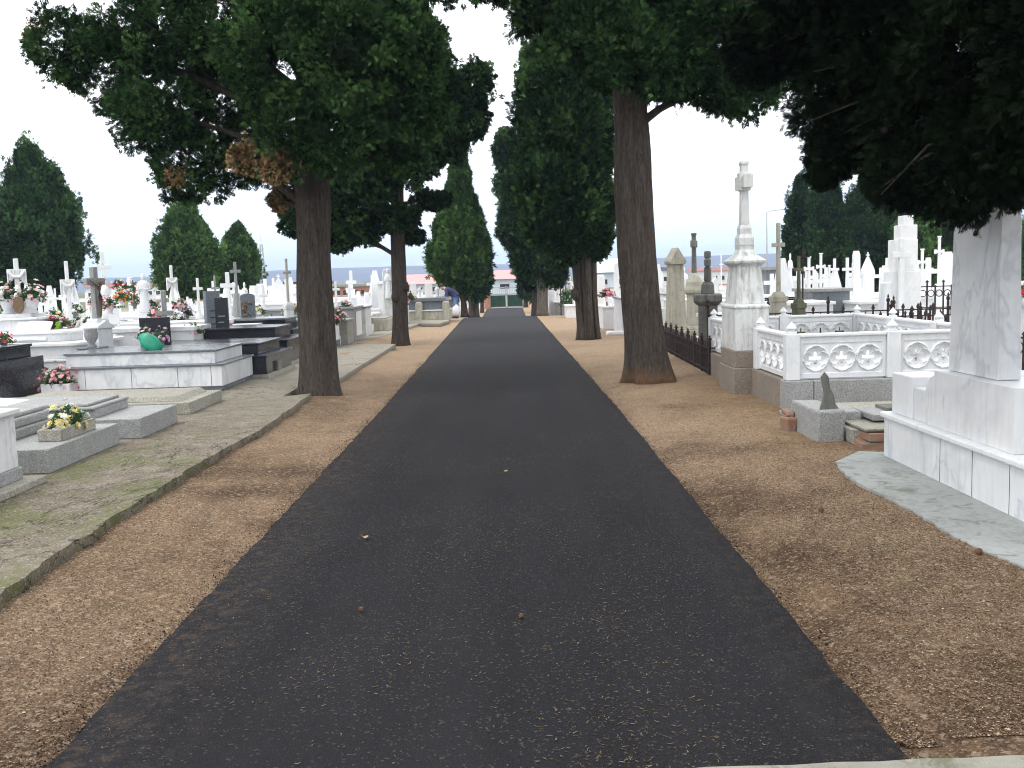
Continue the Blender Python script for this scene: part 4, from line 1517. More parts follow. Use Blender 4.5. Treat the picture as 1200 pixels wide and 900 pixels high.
c0, c1 = G(212, 486, LY), G(270, 469, LY)
x1 = (c0.x + c1.x) / 2
t = tomb(x1 - 2.4, x1, c0.y, c1.y, LY, [('plinth', 0, 0, .14, 'concrete'), ('cover_slab', .14, .14, .20, 'concrete', .93)], 'low brown concrete grave slab before the grey topped marble tomb')

# white marble tomb with grey slabs
c0, c1 = G(267, 458, LY), G(292, 444, LY)
x1 = (c0.x + c1.x) / 2
y0, y1 = c0.y, c1.y
t = tomb(x1 - 2.35, x1, y0, y1, LY, [('footing', .02, 0, .07, 'slab_grey'), ('lower_tier', 0, .07, .36, 'marble_veined'), ('lower_slab', -.025, .36, .385, 'slab_grey'),
                                    ('upper_tier', .12, .385, .55, 'marble_veined'), ('cover_slab', .10, .55, .58, 'slab_grey')],
         'two tier white marble tomb with grey slab edges, a green bag on top')
for u in (-.75, -.1, .55, 1.02): MB().box(u, u + .006, -(y1 - y0) / 2 - .002, -(y1 - y0) / 2 + .01, .075, .355).build('joint', M['grout'], t)
TOMB5 = (x1, y0, y1)
bx = W(179, 405, y0 + .45)
bg_ = MB()
n = 14
vs, fs = [], []
for j, (z, r) in enumerate([(0, .09), (.04, .12), (.11, .115), (.19, .085), (.235, .045), (.25, .01)]):
    for i in range(n):
        a = 2 * PI * i / n
        q = r * (1 + .18 * math.sin(3 * a + j) + .13 * math.sin(7 * a + 2.6 * j) + random.uniform(-.06, .06))
        vs.append((q * 1.25 * math.cos(a) - z * .35, q * .8 * math.sin(a), z))
for j in range(5):
    for i in range(n):
        fs.append((j * n + i, j * n + (i + 1) % n, (j + 1) * n + (i + 1) % n, (j + 1) * n + i))
bg_.add(vs, fs)
o = bg_.build('plastic_bag', M['green_bag'], None, smooth=True)
o.location = (bx.x, y0 + .45, LY + .582)
tag(o, 'crumpled green plastic bag lying on the grey topped marble tomb', 'bag')


def headstone(px, ytop, Y, wpx, h, m, label, zb, th=.09, rz=PI / 2 - .5, carve=None, arch=False):
    p = W(px, ytop, Y)
    w = wpx * Y / F
    H = p.z - zb if h is None else h
    t = thing('headstone', label, 'headstone', (p.x, Y, zb), rz)
    if arch:
        pts = [(-w / 2, 0), (w / 2, 0)] + [(w / 2 * math.cos(a), H - w * .18 + w * .18 * math.sin(a)) for a in [PI * i / 10 for i in range(11)]]
    else:
        pts = [(-w / 2, 0), (w / 2, 0), (w / 2, H), (-w / 2, H)]
    MB().prism(pts, -th / 2, th / 2).build('slab', M[m], t, bevel=.006)
    if carve:
        b = MB()
        for k in range(4): b.box(-w * .28, w * .28 * random.uniform(.5, 1), -th / 2 - .003, -th / 2 + .002, H * (.72 - k * .09), H * (.735 - k * .09))
        b.build('inscription', M[carve], t)
    return t


Yh = y1 - .05
zt = LY
headstone(181, 372, 15.9, 34, None, 'black', 'dark headstone behind the green bag, flowers at its foot', LY, rz=.25, carve='slab_grey')
for px_, lab, cc in ((171, 'pale pink roses in front of the dark headstone', [('palepink', 3), ('white_fl', 3)]), (190, 'dark leafy bunch with pinkish buds right of the dark headstone', [('palepink', 2), ('lilac', 1)])):
    p = W(px_, 400, 15.45)
    bouquet(p.x, 15.45, LY + .585, .13, .22, cc, 12, lab, pot=(.06, .10), potm='slab_grey', bs=.035)

# crucifix pedestal
def pedestal_crucifix(px, ytop, Y, zb, label):
    top = W(px, ytop, Y)
    H = top.z - zb
    t = thing('crucifix_monument', label, 'crucifix', (top.x, Y, zb), PI / 2 - .35)
    hp = H * .55
    MB().cbox(0, 0, .26, .25, 0, .30).cbox(0, 0, .24, .23, .30, .36, .8, .8).cbox(0, 0, .17, .16, .36, hp * .84, .95, .95) \
        .prism([(-.19, hp * .84), (.19, hp * .84), (.19, hp * .88), (0, hp * .97), (-.19, hp * .88)], -.18, .18).cbox(0, 0, .11, .11, hp * .9, hp).build('pedestal', M['marble'], t, bevel=.01)
    cross_mb(H - hp, .40, .11, .10, hp, .72).build('cross', M['granite'], t, bevel=.008)
    za = hp + (H - hp) * .72
    b = MB()
    b.tube([(0, -.09, za - .10), (0, -.10, za - .24), (.01, -.09, za - .40), (0, -.08, za - .56)], [.035, .03, .025, .015], 8)
    b.ball((0, -.10, za - .02), (.03, .03, .04), 8, 6)
    for s in (-1, 1): b.tube([(0, -.09, za - .09), (s * .09, -.08, za - .03), (s * .17, -.07, za + .03)], [.018, .015, .01], 6)
    b.build('bronze_figure', M['bronze'], t, smooth=True)
    return t
pedestal_crucifix(109, 313, 15.9, LY + .02, 'grey stone crucifix with bronze figure on a gabled marble pedestal')
MB_ = MB().lathe(0, 0, [(.07, 0), (.075, .02), (.04, .05), (.09, .12), (.105, .2), (.09, .26), (.10, .28), (.085, .29)], 18)
p = W(105, 400, 15.2)
o = MB_.build('urn', M['granite'], None, smooth=True)
o.location = (p.x + .03, 15.2, LY + .60)
tag(o, 'small grey stone urn in front of the bronze figure pedestal', 'urn')
# pier carrying the urn
tomb(p.x - .12, p.x + .18, 15.05, 15.4, LY, [('shaft', 0, 0, .57, 'marble'), ('cap', -.02, .57, .60, 'slab_grey')], 'narrow marble pier under the grey urn', name='pier', cat='pier')

# small black tomb, large black tomb, black tomb behind
c0, c1 = G(313, 443, LY), G(333, 431, LY)
tomb(-6.2, c0.x, c0.y, c1.y, LY, [('footing', -.05, -.02, .06, 'concrete'), ('lower_tier', 0, .06, .33, 'black'), ('lower_slab', -.03, .33, .36, 'black'), ('upper_tier', .16, .36, .52, 'black'), ('cover_slab', .13, .52, .55, 'black')],
     'small two tier black granite tomb beside the near tree trunk')
p = c0
b = MB().cbox(0, 0, .06, .16, 0, .22)
o = b.build('flower_box', M['dark_stone'], None, bevel=.006); o.location = (c1.x + .12, c0.y + .75, LY)
tag(o, 'little dark stone box at the foot of the small black tomb', 'box')
c0, c1 = G(338, 428, LY), G(356, 420, LY)
tomb(-6.7, c0.x, c0.y, c1.y + .3, LY, [('footing', -.03, -.02, .05, 'concrete'), ('lower_tier', 0, .05, .44, 'black'), ('lower_slab', -.03, .44, .47, 'black'), ('upper_tier', .28, .47, .65, 'black'), ('cover_slab', .25, .65, .69, 'black')],
     'long black granite tomb in two tiers, largest of the black ones')
tomb(-7.3, -4.4, 20.2, 21.7, LY, [('lower_tier', 0, 0, .55, 'black'), ('upper_tier', .2, .55, .74, 'black'), ('cover_slab', .17, .74, .78, 'slab_grey')],
     'black tomb with sheen on its slab, behind the longest black one')
headstone(247, 341, 19.0, 17, None, 'slab_grey', 'tall grey half of the twin headstone among the black tombs', LY, rz=.75, th=.12, carve='black')
headstone(259, 349, 18.6, 15, None, 'black', 'shorter black half of a twin headstone on the long black tomb', LY, rz=.15, th=.10, carve='granite')
headstone(289, 344, 21.5, 17, None, 'slab_grey', 'dark headstone with bronze ornament behind the black tombs', LY, rz=.5, th=.12, arch=True)
p = W(289.5, 362, 21.3)
b = MB()
for k in range(26): b.ball((random.uniform(-.11, .11), random.uniform(-.02, .02), random.uniform(-.17, .17)), random.uniform(.02, .04), 6, 5, .2)
o = b.build('bronze_ornament', M['bronze'], None, smooth=True); o.location = (p.x, 21.3, p.z); o.rotation_euler = (0, 0, .5)
tag(o, 'bronze wreath relief on the dark arched headstone', 'ornament')

# leftmost black tomb and its flowers
tomb(-9.4, -6.72, 12.9, 14.3, LY, [('footing', -.10, -.04, .04, 'dark_stone'), ('lower_tier', 0, .04, .56, 'black'), ('upper_tier', .12, .56, .70, 'black'), ('cover_slab', .10, .70, .74, 'black')],
     'black granite tomb at the left edge, behind the planter', )
p = W(4, 403, 13.5)
bouquet(p.x, 13.5, LY + .745, .13, .16, [('red', 3), ('pink', 3)], 14, 'red and pink flowers on the leftmost black tomb', pot=(.05, .05), potm='slab_grey', bs=.035)
# planter with pink flowers
p = G(66, 466, LY)
bouquet(p.x, p.y + .1, LY, .27, .27, [('pink', 4), ('palepink', 5)], 60, 'big pink flower bunch in a white marble box planter on the ground', pot=('box', .20, .12, .19), potm='marble', bs=.034, elong=(1.0, .7))

# white rounded tomb of the second row
X1, Y0 = -6.62, 15.4
def rounded_tomb():
    t = thing('tomb', 'large cream white tomb with rounded end and stepped tiers, behind the black one', 'tomb', (X1, Y0, LY))
    def rr(off, z0, z1, rad=.35):
        xa, xb, ya, yb = -2.9 + 0, 0 + off, -off, 1.75 + off
        pts = [(xa, ya)]
        for k in range(7):
            a = -PI / 2 + PI / 2 * k / 6
            pts.append((xb - rad + rad * math.cos(a), ya + rad + rad * math.sin(a)))
        for k in range(7):
            a = PI / 2 * k / 6
            pts.append((xb - rad + rad * math.cos(a), yb - rad + rad * math.sin(a)))
        pts.append((xa, yb))
        n = len(pts)
        b = MB().add([(x, y, z0) for x, y in pts] + [(x, y, z1) for x, y in pts], [tuple(reversed(range(n))), tuple(range(n, 2 * n))] + [(i, (i + 1) % n, (i + 1) % n + n, i + n) for i in range(n)])
        return b
    rr(0, 0, .38).build('lower_tier', M['marble'], t, bevel=.01)
    rr(.05, .38, .42).build('lower_slab', M['marble'], t, bevel=.01)
    rr(-.02, .42, .62).build('middle_tier', M['marble'], t, bevel=.01)
    rr(.06, .62, .67).build('middle_slab', M['marble_clean'], t, bevel=.01)
    rr(-.35, .67, .80).build('upper_tier', M['marble'], t, bevel=.01)
    rr(-.30, .80, .84).build('cover_slab', M['marble_clean'], t, bevel=.01)
rounded_tomb()
# head block, vases, cross, book, portrait
hbx = W(22, 390, 16.4)
tomb(hbx.x - .38, hbx.x + .42, 16.1, 16.8, LY, [('block', 0, .84, 1.02, 'marble'), ('ledge', -.06, 1.02, 1.06, 'marble_clean'), ('upper_block', .1, 1.06, 1.12, 'marble')], 'raised marble head block carrying two flower vases at far left', cat='head block', name='head_block')
monument(18, 303, 16.6, 20, 'draped', 'marble_clean', 'tall white draped cross between the two vases at far left', -1, rz=.35, zb=LY + 1.12, ped=.22)
for px_, lab, n_ in ((10, 'white and pink lilies in the left marble vase beside the draped cross', 34), (40, 'white and pink lilies in the right marble vase beside the draped cross', 34)):
    p = W(px_, 380, 16.3)
    bouquet(p.x, 16.3, LY + 1.12, .24, .26, [('palepink', 4), ('white_fl', 6)], n_, lab, pot=(.12, .24), potm='marble', bs=.05)
p = W(30, 356, 16.25)
b = MB().prism([(.09 * math.cos(a), .14 * math.sin(a)) for a in [2 * PI * i / 20 for i in range(20)]], -.012, .012)
o = b.build('oval_portrait', M['bronze'], None, bevel=.004); o.location = (p.x, 16.02, LY + 1.26)
tag(o, 'oval bronze toned portrait between the two vases', 'portrait')
p = W(44, 384, 16.05)
t = thing('book_plaque', 'open white marble book leaning against the head block', 'plaque', (p.x, 15.85, LY + .845))
for s in (-1, 1): MB().cbox(s * .14, 0, .14, .20, 0, .03).xform(Matrix.Rotation(.75, 3, 'X') @ Matrix.Rotation(s * .08, 3, 'Y')).build('page', M['plaque'], t, bevel=.006)
p = W(70, 385, 16.6)
bouquet(p.x, 16.6, LY + .845, .20, .20, [('red', 4), ('lime', 2), ('pink', 3), ('white_fl', 2)], 26, 'red and lime flower arrangement on the rounded white tomb', pot=(.07, .04), bs=.045)
p = W(93, 385, 16.9)
bouquet(p.x, 16.9, LY + .845, .17, .17, [('white_fl', 5)], 18, 'white flowers lying right of the red and lime arrangement', pot=(.06, .03), bs=.042)
p = W(52, 374, 18.6)
bouquet(p.x, 18.6, LY + .75, .19, .14, [('palepink', 3), ('white_fl', 3)], 20, 'low pale pink and white bunch behind the open marble book', pot=(.06, .05), bs=.045)

# ---------------------------------------------------------------- crosses and monuments, left field
def mon(*a, tombm='marble', tl=2.2, th=.5, tw=1.1, tdesc=None, **k):
    t, H, w = monument(*a, **k)
    if tombm:
        headtomb(t, H, w, tdesc or ('low tomb at the foot of the ' + a[6]), tl, tombm, a[7], th, tw)
    return t

mon(77, 306, 18.2, 16, 'draped', 'marble_clean', 'white draped cross on oval relief pedestal, second from the left', -1, rz=.45, ped=.42, th=.78, tdesc='white tomb under the second draped cross from the left')
mon(64, 338, 30, 8, 'small', 'marble_clean', 'tiny white cross left of the two before the dark cypress', -1, rz=.3, tdesc='white tomb of the tiny left cross before the dark cypress')
mon(72, 340, 33, 7, 'small', 'marble_clean', 'tiny white cross right of the two before the dark cypress', -1, rz=.3, tdesc='white tomb of the tiny right cross before the dark cypress')
mon(119, 295, 20, 17, 'crossfigure', 'marble_clean', 'very tall white cross with carved statue behind the bronze crucifix', -1, rz=.45, tdesc='white tomb below the very tall statue cross', th=.8)
t = tomb(-9.0, -7.0, 17.6, 18.8, LY, [('plinth', 0, 0, .62, 'marble'), ('cover_slab', -.03, .62, .67, 'marble_clean')], 'white tomb between the bronze crucifix and the rayed statue')
headstone(133, 361, 18.2, 11, None, 'plaque', 'small arched white stone with dark niche behind the marble pedestal', LY, rz=.3, arch=True, carve='granite')
mon(153, 333, 34, 8, 'small', 'marble_clean', 'little white cross against the blue hills at left', -1, rz=.3, tdesc='white tomb of the little cross against the blue hills')
# rayed statue
t, H, w = monument(167, 321, 20.5, 15, 'figure', 'marble', 'white saint statue backed by carved rays, on tall pedestal', -1, rz=.25, ped=.55)
b = MB()
for k in range(15):
    a = PI * 2 * k / 15
    l = w * random.uniform(.5, .62)
    c_ = (0, .04, H * .86)
    b.tube([(c_[0], c_[1], c_[2]), (c_[0] + l * .8 * math.cos(a), .04, c_[2] + l * 1.1 * math.sin(a))], [w * .10, w * .03], 5)
b.build('rays', M['marble'], t)
headtomb(t, H, w, 'white tomb at the foot of the rayed saint', 2.2, 'marble', -1, .7)
mon(191, 340, 17.6, 20, 'latin', 'granite', 'slim dark grey cross standing behind the dark headstone', -1, rz=.1, ped=.12, tombm=None)
mon(200, 311, 22.5, 12, 'draped', 'marble_clean', 'white cross wrapped in carved cloth before the middle cypress', -1, rz=.5, ped=.5, tdesc='white tomb under the cloth wrapped cross')
mon(231, 326, 24, 11, 'rough', 'marble_clean', 'white cross on rocky base left of the twin headstone', -1, rz=.4, ped=.5, tdesc='white tomb of the rocky cross left of the twin headstone')
mon(251, 323, 27, 9, 'latin', 'granite', 'small grey cross rising over the twin headstone', -1, rz=.3, ped=.4, tombm='granite')
mon(266, 319, 23.5, 17, 'rough', 'marble_clean', 'clean bright white cross with wide arms right of the twin headstone', -1, rz=.15, ped=.42, tdesc='white tomb of the wide armed bright cross')
mon(275, 307, 27, 12, 'rough', 'granite', 'tall grey cross on rocky cone before the lower green cypress', -1, rz=.4, ped=.6, tombm='granite', tdesc='grey tomb of the tall grey cross on a rocky cone')
mon(286, 331, 25, 8, 'figure', 'marble_clean', 'small white figure statue left of the bronze ornament stone', -1, rz=.3, ped=.5, tdesc='white tomb of the small figure statue')
mon(293, 338, 32, 9, 'small', 'marble_clean', 'stubby white cross peeping over the bronze ornament stone', -1, rz=.2, tdesc='white tomb of the stubby cross')
mon(308, 334, 25, 11, 'latin', 'marble_clean', 'white cross with thin arms over flowers near the mast', -1, rz=.2, ped=.45, tdesc='white tomb of the thin armed cross near the mast')
mon(326, 323, 30, 15, 'gable', 'marble_clean', 'white gabled niche stone crowned by crosses near the mast', -1, rz=.2, tdesc='white tomb before the gabled niche stone')
mon(335, 303, 23, 10, 'latin', 'limestone', 'limestone crucifix on a tall cream column pedestal', -1, rz=.7, ped=.52, m2='marble_weathered', tdesc='grey edged tomb beneath the limestone crucifix')
mon(346, 334, 31, 9, 'figure', 'marble_clean', 'white figure half hidden by the near left trunk', -1, rz=.3, ped=.5, tombm=None)
mon(393, 330, 29, 9, 'rough', 'marble_clean', 'bright white cross just right of the near left trunk', -1, rz=.15, ped=.5, tdesc='white tomb of the cross right of the near trunk')
mon(409, 331, 31, 9, 'rough', 'marble', 'white cross on carved stone between the two left trunks', -1, rz=.1, ped=.55, tdesc='white tomb of the cross between the two left trunks')
t, H, w = monument(453, 315, 31, 10, 'slab', 'marble_weathered', 'tall pale stele with two carved figures left of the second trunk', -1, rz=.3)
b_ = thing_child('carved_group', t, (0, -w * .3, H * .5)); statue(b_, H * .5, w * .8, 'marble', 0)
t = tomb(*sorted((W(428, 0, 33).x, W(449, 0, 33).x)), 33, 35, LY, [('walls', 0, 0, 1.35, 'plaster'), ('roof_slab', -.06, 1.35, 1.45, 'marble_clean')], 'small white vault building left of the tall pale stele', name='vault', cat='vault')
MB().cbox(0, -1.003, .12, .01, .35, 1.05).build('door', M['slab_grey'], t)

# flower bunches in the left field
for i, (px_, py, Y, r, cols, lab) in enumerate([
    (112, 345, 17.6, .17, [('pink', 3), ('white_fl', 4)], 'pink and white bunch left of the bronze crucifix'),
    (128, 349, 17.0, .17, [('pink', 4), ('palepink', 3)], 'pink roses right of the bronze crucifix'),
    (142, 343, 21, .24, [('orange', 4), ('yellow', 2)], 'orange flowers behind the arched niche stone'),
    (157, 347, 21.5, .30, [('red', 4), ('white_fl', 4)], 'dark red and white flowers left of the rayed saint'),
    (150, 333, 26, .32, [('white_fl', 5), ('palepink', 2)], 'white flowers massed below the little hill cross'),
    (139, 330, 26, .22, [('red', 3), ('white_fl', 2)], 'red and white flowers beside the very tall statue cross'),
    (181, 361, 20, .17, [('red', 3), ('palepink', 2)], 'red bunch right of the rayed saint'),
    (178, 350, 21, .15, [('palepink', 3), ('lilac', 1)], 'pale pink bunch above the dark headstone'),
    (210, 352, 22, .2, [('palepink', 4), ('pink', 2)], 'pink bunch right of the cloth wrapped cross'),
    (218, 361, 21.5, .19, [('lilac', 5)], 'round lilac flower ball right of the cloth wrapped cross'),
    (207, 369, 21, .24, [('white_fl', 5)], 'white flowers under the lilac ball'),
    (227, 380, 17.9, .20, [('palepink', 3), ('yellow', 2), ('pink', 2)], 'pink and yellow bunch in a pot left of the twin headstone'),
    (267, 378, 19.5, .13, [('pink', 5)], 'bright pink flowers right of the twin headstone'),
    (98, 372, 19.4, .2, [('white_fl', 5)], 'white bunch behind the marble pedestal of the bronze figure'),
    (64, 362, 19.4, .2, [('white_fl', 4), ('yellow', 1)], 'creamy bunch left of the oval relief pedestal'),
    (88, 357, 19.6, .2, [('white_fl', 4)], 'white bunch right of the oval relief pedestal'),
    (300, 359, 24, .22, [('white_fl', 4), ('yellow', 1)], 'white blooms below the thin armed cross near the mast'),
    (312, 372, 22, .22, [('white_fl', 3)], 'white flowers in a low iron enclosure left of the near trunk'),
    (344, 358, 24, .28, [('palepink', 5), ('yellow', 1)], 'pale pink mass beside the limestone crucifix'),
    (390, 371, 22.6, .20, [('pink', 4), ('red', 1)], 'pink flowers in a dark box right of the near left trunk'),
    (396, 365, 23.3, .24, [('palepink', 3), ('white_fl', 3)], 'loose pink and white flowers on the plaque fronted tomb'),
    (404, 356, 25, .22, [('pink', 3), ('palepink', 2)], 'tall pink flowers behind the plaque fronted tomb'),
    (383, 362, 26, .18, [('red', 4)], 'red flowers touching the near left trunk'),
    (478, 346, 34, .28, [('pink', 4), ('red', 2)], 'bright pink flowers right of the second trunk'),
]):
    p = W(px_, py, Y)
    zf = LY
    bouquet(p.x, Y, p.z - .15 - .12, r * .85, r * .9, cols, 18, lab, pot=(.07, .12), potm='marble' if i % 3 else 'granite', bs=max(.034, Y * .0022))

# ---------------------------------------------------------------- tombs between the two left trunks
c0 = G(402, 404, LY)
tomb(-6.3, c0.x - .05, 22.1, 23.3, LY, [('body', 0, 0, .62, 'slab_grey'), ('cover_slab', -.03, .62, .67, 'granite')], 'grey tomb with a white end plaque right of the near left trunk')
o = MB().box(0, .02, -.42, .42, .15, .52).build('end_plaque', M['plaque'], None, bevel=.004); o.location = (c0.x - .048, 22.75, LY)
tag(o, 'white plaque on the end of the grey tomb by the near left trunk', 'plaque')
tomb(c0.x - .3, c0.x + .12, 23.45, 24.3, LY, [('body', 0, 0, .55, 'concrete'), ('cover', -.02, .55, .59, 'granite')], 'brownish grey stone box between the two plaque fronted tombs', cat='stone box', name='stone_box')
tomb(-6.3, -3.85, 24.6, 26.0, LY, [('body', 0, 0, .80, 'granite'), ('cover_slab', -.04, .80, .85, 'granite')], 'taller grey tomb with white panel between the left trunks')
o = MB().box(0, .02, -.45, .45, .12, .72).build('end_plaque', M['plaque'], None, bevel=.004); o.location = (-3.848, 25.3, LY)
tag(o, 'large white panel on the taller grey tomb between the left trunks', 'plaque')
tomb(-6.4, -3.85, 26.6, 27.7, LY, [('body', 0, 0, .75, 'marble_weathered'), ('cover_slab', -.03, .75, .80, 'slab_grey')], 'pale tomb with dark slab behind the white panelled one')
c0 = G(457, 381, LY)
tomb(-5.6, -3.6, 29.3, 31.2, LY, [('kerb', 0, 0, .34, 'limestone'), ('cover_slab', .06, .34, .38, 'concrete')], 'low cream stone enclosure just left of the second trunk')
tomb(-8.4, -4.6, 29.0, 30.6, LY, [('lower_tier', 0, 0, .65, 'marble'), ('upper_tier', .2, .65, .85, 'marble'), ('cover_slab', .17, .85, .90, 'marble_clean')], 'broad white two tier tomb between the left trunks')
tomb(-8.6, -4.9, 32.3, 33.6, LY, [('lower_tier', 0, 0, .7, 'marble'), ('upper_tier', .2, .7, .95, 'marble')], 'white tomb behind the broad two tier one')

# pillared tomb past the second trunk
a0, a1 = W(476, 375, 36.2), W(524, 372, 36.2)
t = thing('pillared_tomb', 'long grey tomb with cream corner pillars beyond the second left trunk', 'tomb', ((a0.x + a1.x) / 2, 36.2, LY), -.05)
hw = (a1.x - a0.x) / 2
MB().box(-hw - 1.2, hw, 0, 1.9, 0, .32).build('base', M['limestone'], t, bevel=.01)
MB().box(-hw - 1.2, hw - .03, -.03, 1.93, .32, .36).build('ledge', M['marble_clean'], t, bevel=.006)
MB().box(-hw - 1.15, hw - .12, .12, 1.8, .36, .66).build('upper_tier', M['slab_grey'], t, bevel=.01)
MB().box(-hw - 1.2, hw - .02, .05, 1.87, .66, .80).build('cover_slab', M['slab_grey'], t, bevel=.02)
for u in (-hw * .35, hw - .02):
    MB().cbox(u, -.02, .12, .11, 0, .62).cbox(u, -.02, .10, .09, .62, .66, .8, .8).build('pillar', M['limestone'], t, bevel=.01)
for i, (px_, yt, Y, w_, k_, m_, d_) in enumerate([
    (484, 331, 43, 7, 'slab', 'marble_clean', 'white upright stone first right of the second left trunk'),
    (492, 335, 44, 8, 'rough', 'marble_clean', 'small white cross over the pillared tomb, left one'),
    (502, 331, 42, 9, 'slab', 'plaster', 'tall white niche block over the pillared tomb'),
    (512, 333, 45, 6, 'figure', 'marble', 'small statue over the pillared tomb'),
    (519, 332, 46, 9, 'gable', 'marble_clean', 'gabled white stone above the bending person'),
    (527, 332, 50, 8, 'slab', 'marble_clean', 'white upright stone left of the cone shaped cypress')]):
    monument(px_, yt, Y, w_, k_, m_, d_, -1, rz=.1, ped=.5)
tomb(-3.4, -2.35, 45.5, 46.8, zl(46) - .05, [('body', 0, 0, .95, 'granite'), ('cover_slab', -.03, .95, 1.0, 'slab_grey')], 'grey tomb in front of which the person bends')
p = W(533, 350, 45.2)
bouquet(p.x, 45.3, zl(45) + .75, .3, .3, [('red', 6)], 26, 'red flowers right of the bending person', pot=(.10, .12), bs=.1)

# ---------------------------------------------------------------- the person
def skin_body(name, pts, edges, m, parent, lvl=2):
    me = bpy.data.meshes.new(name)
    me.from_pydata([p[:3] for p in pts], edges, [])
    o = bpy.data.objects.new(name, me)
    COL.objects.link(o)
    o.parent = parent
    sk = o.modifiers.new('skin', 'SKIN')
    lay = me.skin_vertices[0] if me.skin_vertices else None
    if lay is None:
        bm = bmesh.new(); bm.from_mesh(me); bm.verts.layers.skin.verify(); bm.to_mesh(me); bm.free()
        lay = me.skin_vertices[0]
    for i, p in enumerate(pts):
        lay.data[i].radius = (p[3], p[4] if len(p) > 4 else p[3])
        lay.data[i].use_root = (i == 0)
    ss = o.modifiers.new('sub', 'SUBSURF'); ss.levels = lvl; ss.render_levels = lvl
    me.materials.append(m)
    return o


def person():
    Yp = 40.4
    pf = W(529, 370, Yp)
    t = thing('person', 'person in dark navy jacket and jeans bending over the graves beyond the left trees', 'person', (pf.x + .1, Yp, zl(Yp) - .09), 0)
    zg_ = 0
    # bends towards -x (the graves); pelvis at .86
    pel = (0.10, 0, .86); sp = (0, 0, 1.02); ch = (-.20, 0, 1.16); nk = (-.34, 0, 1.22); hd = (-.44, 0, 1.26)
    pts = [(*pel, .09, .10), (*sp, .09, .10), (*ch, .10, .13), (*nk, .055), (-.42, 0, 1.27, .09, .08), (-.50, 0, 1.29, .07, .07),
           (.10, .09, .80, .07), (.02, .10, .46, .06), (.12, .10, .09, .04), (.0, .10, .035, .035),
           (.10, -.09, .80, .07), (.08, -.12, .46, .06), (.18, -.12, .09, .04), (.06, -.12, .035, .035),
           (-.24, .18, 1.14, .055), (-.30, .20, .90, .042), (-.42, .16, .72, .03), (-.46, .15, .66, .025),
           (-.24, -.18, 1.14, .055), (-.24, -.22, .88, .042), (-.26, -.22, .66, .03), (-.27, -.22, .58, .025)]
    ed = [(0, 1), (1, 2), (2, 3), (3, 4), (4, 5), (0, 6), (6, 7), (7, 8), (8, 9), (0, 10), (10, 11), (11, 12), (12, 13), (2, 14), (14, 15), (15, 16), (16, 17), (2, 18), (18, 19), (19, 20), (20, 21)]
    skin_body('body', pts, ed, M['skin'], t)
    jp = [(.13, 0, .84, .165, .19), (.09, 0, .90, .16, .185), (0, 0, 1.03, .145, .175), (-.20, 0, 1.17, .155, .20), (-.30, 0, 1.21, .08, .09), (-.25, .19, 1.14, .075), (-.31, .21, .90, .06), (-.40, .17, .75, .045), (-.25, -.19, 1.14, .075), (-.25, -.23, .88, .06), (-.26, -.23, .70, .045)]
    skin_body('jacket', jp, [(0, 1), (1, 2), (2, 3), (3, 4), (3, 5), (5, 6), (6, 7), (3, 8), (8, 9), (9, 10)], M['navy'], t)
    tp = [(.11, 0, .86, .15, .16), (.10, .10, .76, .10), (.02, .11, .46, .075), (.12, .11, .12, .06), (.10, -.10, .76, .10), (.08, -.13, .46, .075), (.18, -.13, .12, .06)]
    skin_body('trousers', tp, [(0, 1), (1, 2), (2, 3), (0, 4), (4, 5), (5, 6)], M['denim'], t)
    MB().ball((-.44, 0, 1.335), (.10, .095, .085), 14, 10, .03).build('hair', M['hair'], t, smooth=True)
    for s in (.10, -.12): MB().ball((.02 + (.08 if s < 0 else 0), s, .04), (.13, .05, .045), 12, 8).build('shoe', M['grout'], t, smooth=True)
    p = Vector(t.location)
    b = MB().lathe(0, 0, [(.10, 0), (.16, .06), (.17, .2), (.13, .32), (.05, .40), (.02, .44)], 14)
    b.v = [(x * 1.1 + .02 * math.sin(z * 20), y * .6, z) for x, y, z in b.v]
    o = b.build('shopping_bag', M['white_bag'], None, smooth=True)
    o.location = (p.x - .27 + .38, p.y - .24, p.z + .02 + .10)
    tag(o, 'white plastic bag hanging beside the bending person', 'bag')
person()

# ================================================================== right side
# ---- big marble monument
t = thing('marble_monument', 'massive stepped white marble monument with tall stele at the right edge', 'monument', (3.05, 0, 0))
def mbx(x0, x1, y0, y1, z0, z1): return MB().box(x0 - 3.05, x1 - 3.05, y0, y1, z0, z1)
YA, YB = 5.45, 8.13
mbx(3.06, 4.6, YA, YB, .0, .355).build('plinth', M['marble_veined'], t, bevel=.006)
mbx(3.03, 4.63, YA - .03, YB + .02, .355, .40).build('plinth_ledge', M['marble'], t, bevel=.012)
for yy in (7.05, 6.55, 6.05): mbx(3.058, 3.07, yy, yy + .004, .005, .352).build('joint', M['grout'], t)
b = mbx(3.10, 3.40, 7.66, 8.07, .40, .73); b.v += []
b.build('end_block', M['marble'], t, bevel=.01)
mbx(3.11, 3.38, 7.44, 7.658, .40, .655).build('side_step', M['marble_veined'], t, bevel=.01)
b = MB()
prof = [(7.44, .40), (7.44, .60), (7.43, .66), (7.40, .71), (7.36, .745), (7.32, .77), (7.28, .785), (7.28, .82), (6.10, .82), (6.10, .40)]
vs = [(.055, y, z) for y, z in prof] + [(.62, y, z) for y, z in prof]
n = len(prof)
b.add(vs, [tuple(range(n)), tuple(reversed(range(n, 2 * n)))] + [(i, (i + 1) % n, (i + 1) % n + n, i + n) for i in range(n)])
b.build('centre_block', M['marble_veined'], t, bevel=.006)
mbx(3.40, 3.66, 5.7, 6.098, .40, .66).build('side_step', M['marble'], t, bevel=.01)
mbx(3.40, 3.62, 5.95, 6.096, .66, .74).build('small_step', M['marble'], t, bevel=.008)
b = MB()
